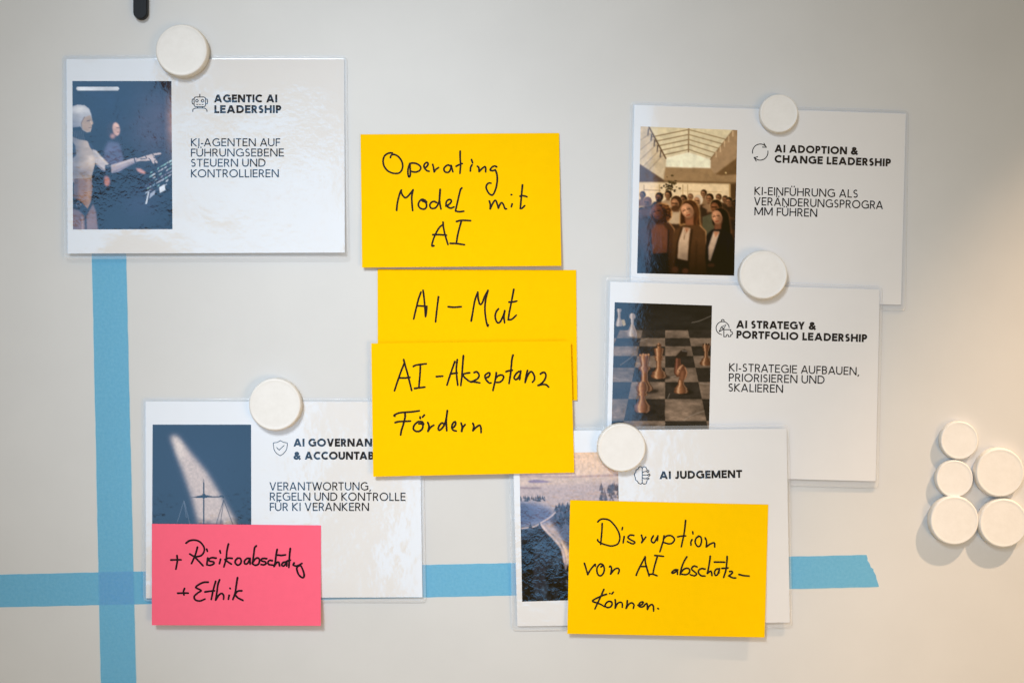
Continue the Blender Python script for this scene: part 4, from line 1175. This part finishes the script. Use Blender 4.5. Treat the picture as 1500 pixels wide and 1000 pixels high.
note('pink note reading + Risikoabschätzg + Ethik, the only pink one',
  [(222.4, 766.6), (470.2, 769), (470, 916), (222.4, 915)], lift(.0020, .0058, .0004), M_PINK, M_INK_PINK, [
  (T(240, 780, 9.091), [
    [(95, 360), (160, 358), (230, 358)], [(175, 302), (180, 370), (160, 482)],
    [(297, 135), (340, 105), (410, 95), (480, 120), (530, 180), (538, 240), (505, 295), (450, 315), (400, 312), (345, 280)], [(448, 190), (420, 290), (368, 408)], [(400, 310), (455, 365), (522, 437)],
    [(585, 335), (578, 380), (572, 425)], [(570, 215), (580, 245)],
    [(695, 335), (640, 330), (600, 350), (610, 375), (660, 385), (665, 410), (620, 430), (572, 425)],
    [(755, 350), (740, 410)], [(745, 235), (755, 268)],
    [(860, 148), (840, 240), (830, 340), (800, 452)], [(910, 338), (860, 335), (815, 355)], [(815, 355), (860, 390), (900, 415)],
    [(185, 802), (250, 800), (325, 800)], [(275, 740), (262, 780), (268, 825)],
    [(590, 655), (530, 658), (460, 690), (425, 725), (460, 745), (497, 768), (450, 800), (405, 845), (420, 890), (480, 905), (548, 880)],
    [(690, 645), (660, 750), (632, 885)], [(548, 785), (620, 775), (675, 770)],
    [(742, 625), (720, 690), (705, 800), (690, 892)], [(690, 892), (730, 830), (770, 805), (795, 830), (795, 882)],
    [(870, 830), (860, 882)], [(880, 735), (884, 742)]]),
  (T(340, 780, 9.091), [
    [(75, 335), (45, 365), (42, 400), (75, 428), (110, 410), (122, 370), (105, 338), (72, 335)],
    [(240, 340), (200, 340), (165, 375), (170, 410), (205, 405), (235, 350)], [(238, 345), (240, 415)],
    [(322, 173), (300, 200), (288, 290), (270, 410)], [(270, 400), (310, 345), (350, 335), (365, 370), (350, 415), (310, 430), (270, 410)],
    [(460, 342), (410, 340), (385, 360), (400, 375), (440, 385), (450, 410), (420, 425), (385, 420)],
    [(535, 370), (500, 365), (478, 390), (490, 420), (545, 428)],
    [(600, 220), (585, 300), (575, 390), (558, 445)], [(558, 445), (590, 400), (620, 390), (632, 440)], [(605, 295), (660, 298), (712, 292)],
    [(720, 385), (680, 395), (660, 425), (685, 440), (715, 410), (728, 385)], [(728, 385), (728, 440)],
    [(775, 208), (765, 300), (760, 400), (755, 458)], [(735, 372), (775, 362)],
    [(825, 400), (815, 425), (850, 440), (890, 430), (930, 405)], [(905, 430), (865, 455), (865, 500), (890, 560), (935, 595), (960, 570), (945, 500), (918, 440)],
    [(72, 595), (55, 700), (40, 800), (10, 885)], [(128, 770), (75, 775), (35, 820)], [(35, 820), (80, 865), (145, 898)]])], 2.9)

# ------------------------------------------------------------------ magnets
def magnet_mesh(R, Tk):
    """round plastic magnet: slightly tapered side, soft rim, face sunk a hair"""
    prof = [(R * .955, 0), (R * .985, .0006), (R, .0014), (R * .995, Tk * .62), (R * .985, Tk * .80), (R * .970, Tk * .92), (R * .945, Tk * .985), (R * .918, Tk),
            (R * .90, Tk - .00003), (R * .875, Tk - .00013), (R * .845, Tk - .00019), (R * .80, Tk - .00021), (R * .5, Tk - .00023), (R * .2, Tk - .00024)]
    n = 96; V = []; F = []
    for r, w in prof:
        for k in range(n):
            a = 2 * math.pi * k / n
            V.append((r * math.cos(a), -w, r * math.sin(a)))
    for i in range(len(prof) - 1):
        for k in range(n):
            j = (k + 1) % n
            F.append((i * n + k, i * n + j, (i + 1) * n + j, (i + 1) * n + k))
    c = len(V); V.append((0, -(Tk - .00024), 0))
    b = (len(prof) - 1) * n
    for k in range(n): F.append((b + k, b + (k + 1) % n, c))
    F.append(tuple(range(n - 1, -1, -1)))
    me = bpy.data.meshes.new('magnet'); me.from_pydata(V, [], F); me.update()
    bmm = bmesh.new(); bmm.from_mesh(me); bmesh.ops.recalc_face_normals(bmm, faces=bmm.faces); bmm.to_mesh(me); bmm.free()
    me.polygons.foreach_set('use_smooth', [True] * (len(F) - 1) + [False])
    me.materials.append(M_MAG.m)
    return me
TL_, TS_ = .0078, .0056
RL = 36.6 / S
RS_ = 28.6 / S
ME_L = magnet_mesh(RL, TL_); ME_S = magnet_mesh(RS_, TS_)
G1 = 'white magnets holding up the cards'; G2 = 'spare white magnets clustered at the right'
def magnet(label, px, py, r, base, small, grp, rot):
    Tk = TS_ if small else TL_
    o = bpy.data.objects.new('magnet', ME_S if small else ME_L); COL.objects.link(o)
    x, y, z = U(px, py, base + Tk * .85)
    o.location = (x, -base, z)
    k = r / (28.6 if small else 36.6)
    o.scale = (k, 1, k)
    o.rotation_euler = (0, math.radians(rot), 0)
    tag(o, label, 'magnet', grp)
def onq(q, x, y, extra=.0005): 
    s, t = q.st(x, y); s = min(max(s, 0), 1); t = min(max(t, 0), 1)
    return q.h(s, t) + extra
magnet('round white magnet holding the AGENTIC AI LEADERSHIP card by its top edge', 266.3, 74.3, 38.4, onq(Q1, 266, 88), False, G1, 20)
magnet('small round white magnet holding the top edge of the AI ADOPTION card', 1141, 166.5, 28.3, onq(Q2, 1141, 166), True, G1, 75)
magnet('round white magnet between the AI ADOPTION card and the AI STRATEGY card below it', 1118, 402.6, 35.8, onq(Q4, 1118, 415), False, G1, 140)
magnet('round white magnet holding the AI GOVERNAN card by its top edge', 403, 592.3, 38.6, onq(Q3, 403, 595), False, G1, 250)
magnet('round white magnet at the top of the AI JUDGEMENT card beside a yellow note', 910.5, 655.3, 35.5, onq(Q5, 910, 655), False, G1, 310)
magnet('small spare magnet topmost in the cluster, above another small one', 1405, 644.8, 28.2, 0.00005, True, G2, 10)
magnet('small spare magnet in the cluster, between the topmost small one and a large one below', 1398, 700.8, 27.6, 0.00005, True, G2, 200)
magnet('large spare magnet on the right of the cluster, above the other large one at right', 1464.4, 691.8, 36.2, 0.00005, False, G2, 95)
magnet('large spare magnet at the lower left of the cluster, under two small ones', 1397.6, 761.8, 36.2, 0.00005, False, G2, 170)
magnet('large spare magnet at the lower right of the cluster, cut by the picture edge', 1469.5, 765.6, 36.2, 0.00005, False, G2, 285)

# ------------------------------------------------------------------ black clips hanging in at the top
def clip(label, px, half, y_bottom, y_top):
    V = []; F = []
    Tk = .0052; out = []
    n = 20
    for k in range(n + 1):
        a = math.pi * k / n
        out.append((-math.cos(a), math.sin(a)))
    prof = [(0.0, 1.0), (Tk * .72, 1.0), (Tk * .93, .955), (Tk, .90)]
    x0, _, zb = U(px, y_bottom - half, 0)
    r = half / S
    zt = U(px, y_top, 0)[2]
    for w, f in prof:
        V.append((x0 - r * f, -w - .0001, zt))
        for a, b in out: V.append((x0 + a * r * f, -w - .0001, zb - b * r * f))
        V.append((x0 + r * f, -w - .0001, zt))
    m = n + 3
    for i in range(len(prof) - 1):
        for k in range(m):
            j = (k + 1) % m
            F.append((i * m + k, i * m + j, (i + 1) * m + j, (i + 1) * m + k))
    F.append(tuple(range((len(prof) - 1) * m, len(prof) * m))); F.append(tuple(range(m - 1, -1, -1)))
    loc = (x0, 0, zb)
    o = mesh_obj('hanging_clip', V, F, M_BLACK, None, loc=loc)
    bmm = bmesh.new(); bmm.from_mesh(o.data); bmesh.ops.recalc_face_normals(bmm, faces=bmm.faces); bmm.to_mesh(o.data); bmm.free()
    tag(o, label, 'clip')
clip('black rounded clip end hanging down at the top left, above a magnet', 207.6, 10.4, 30.3, -36)
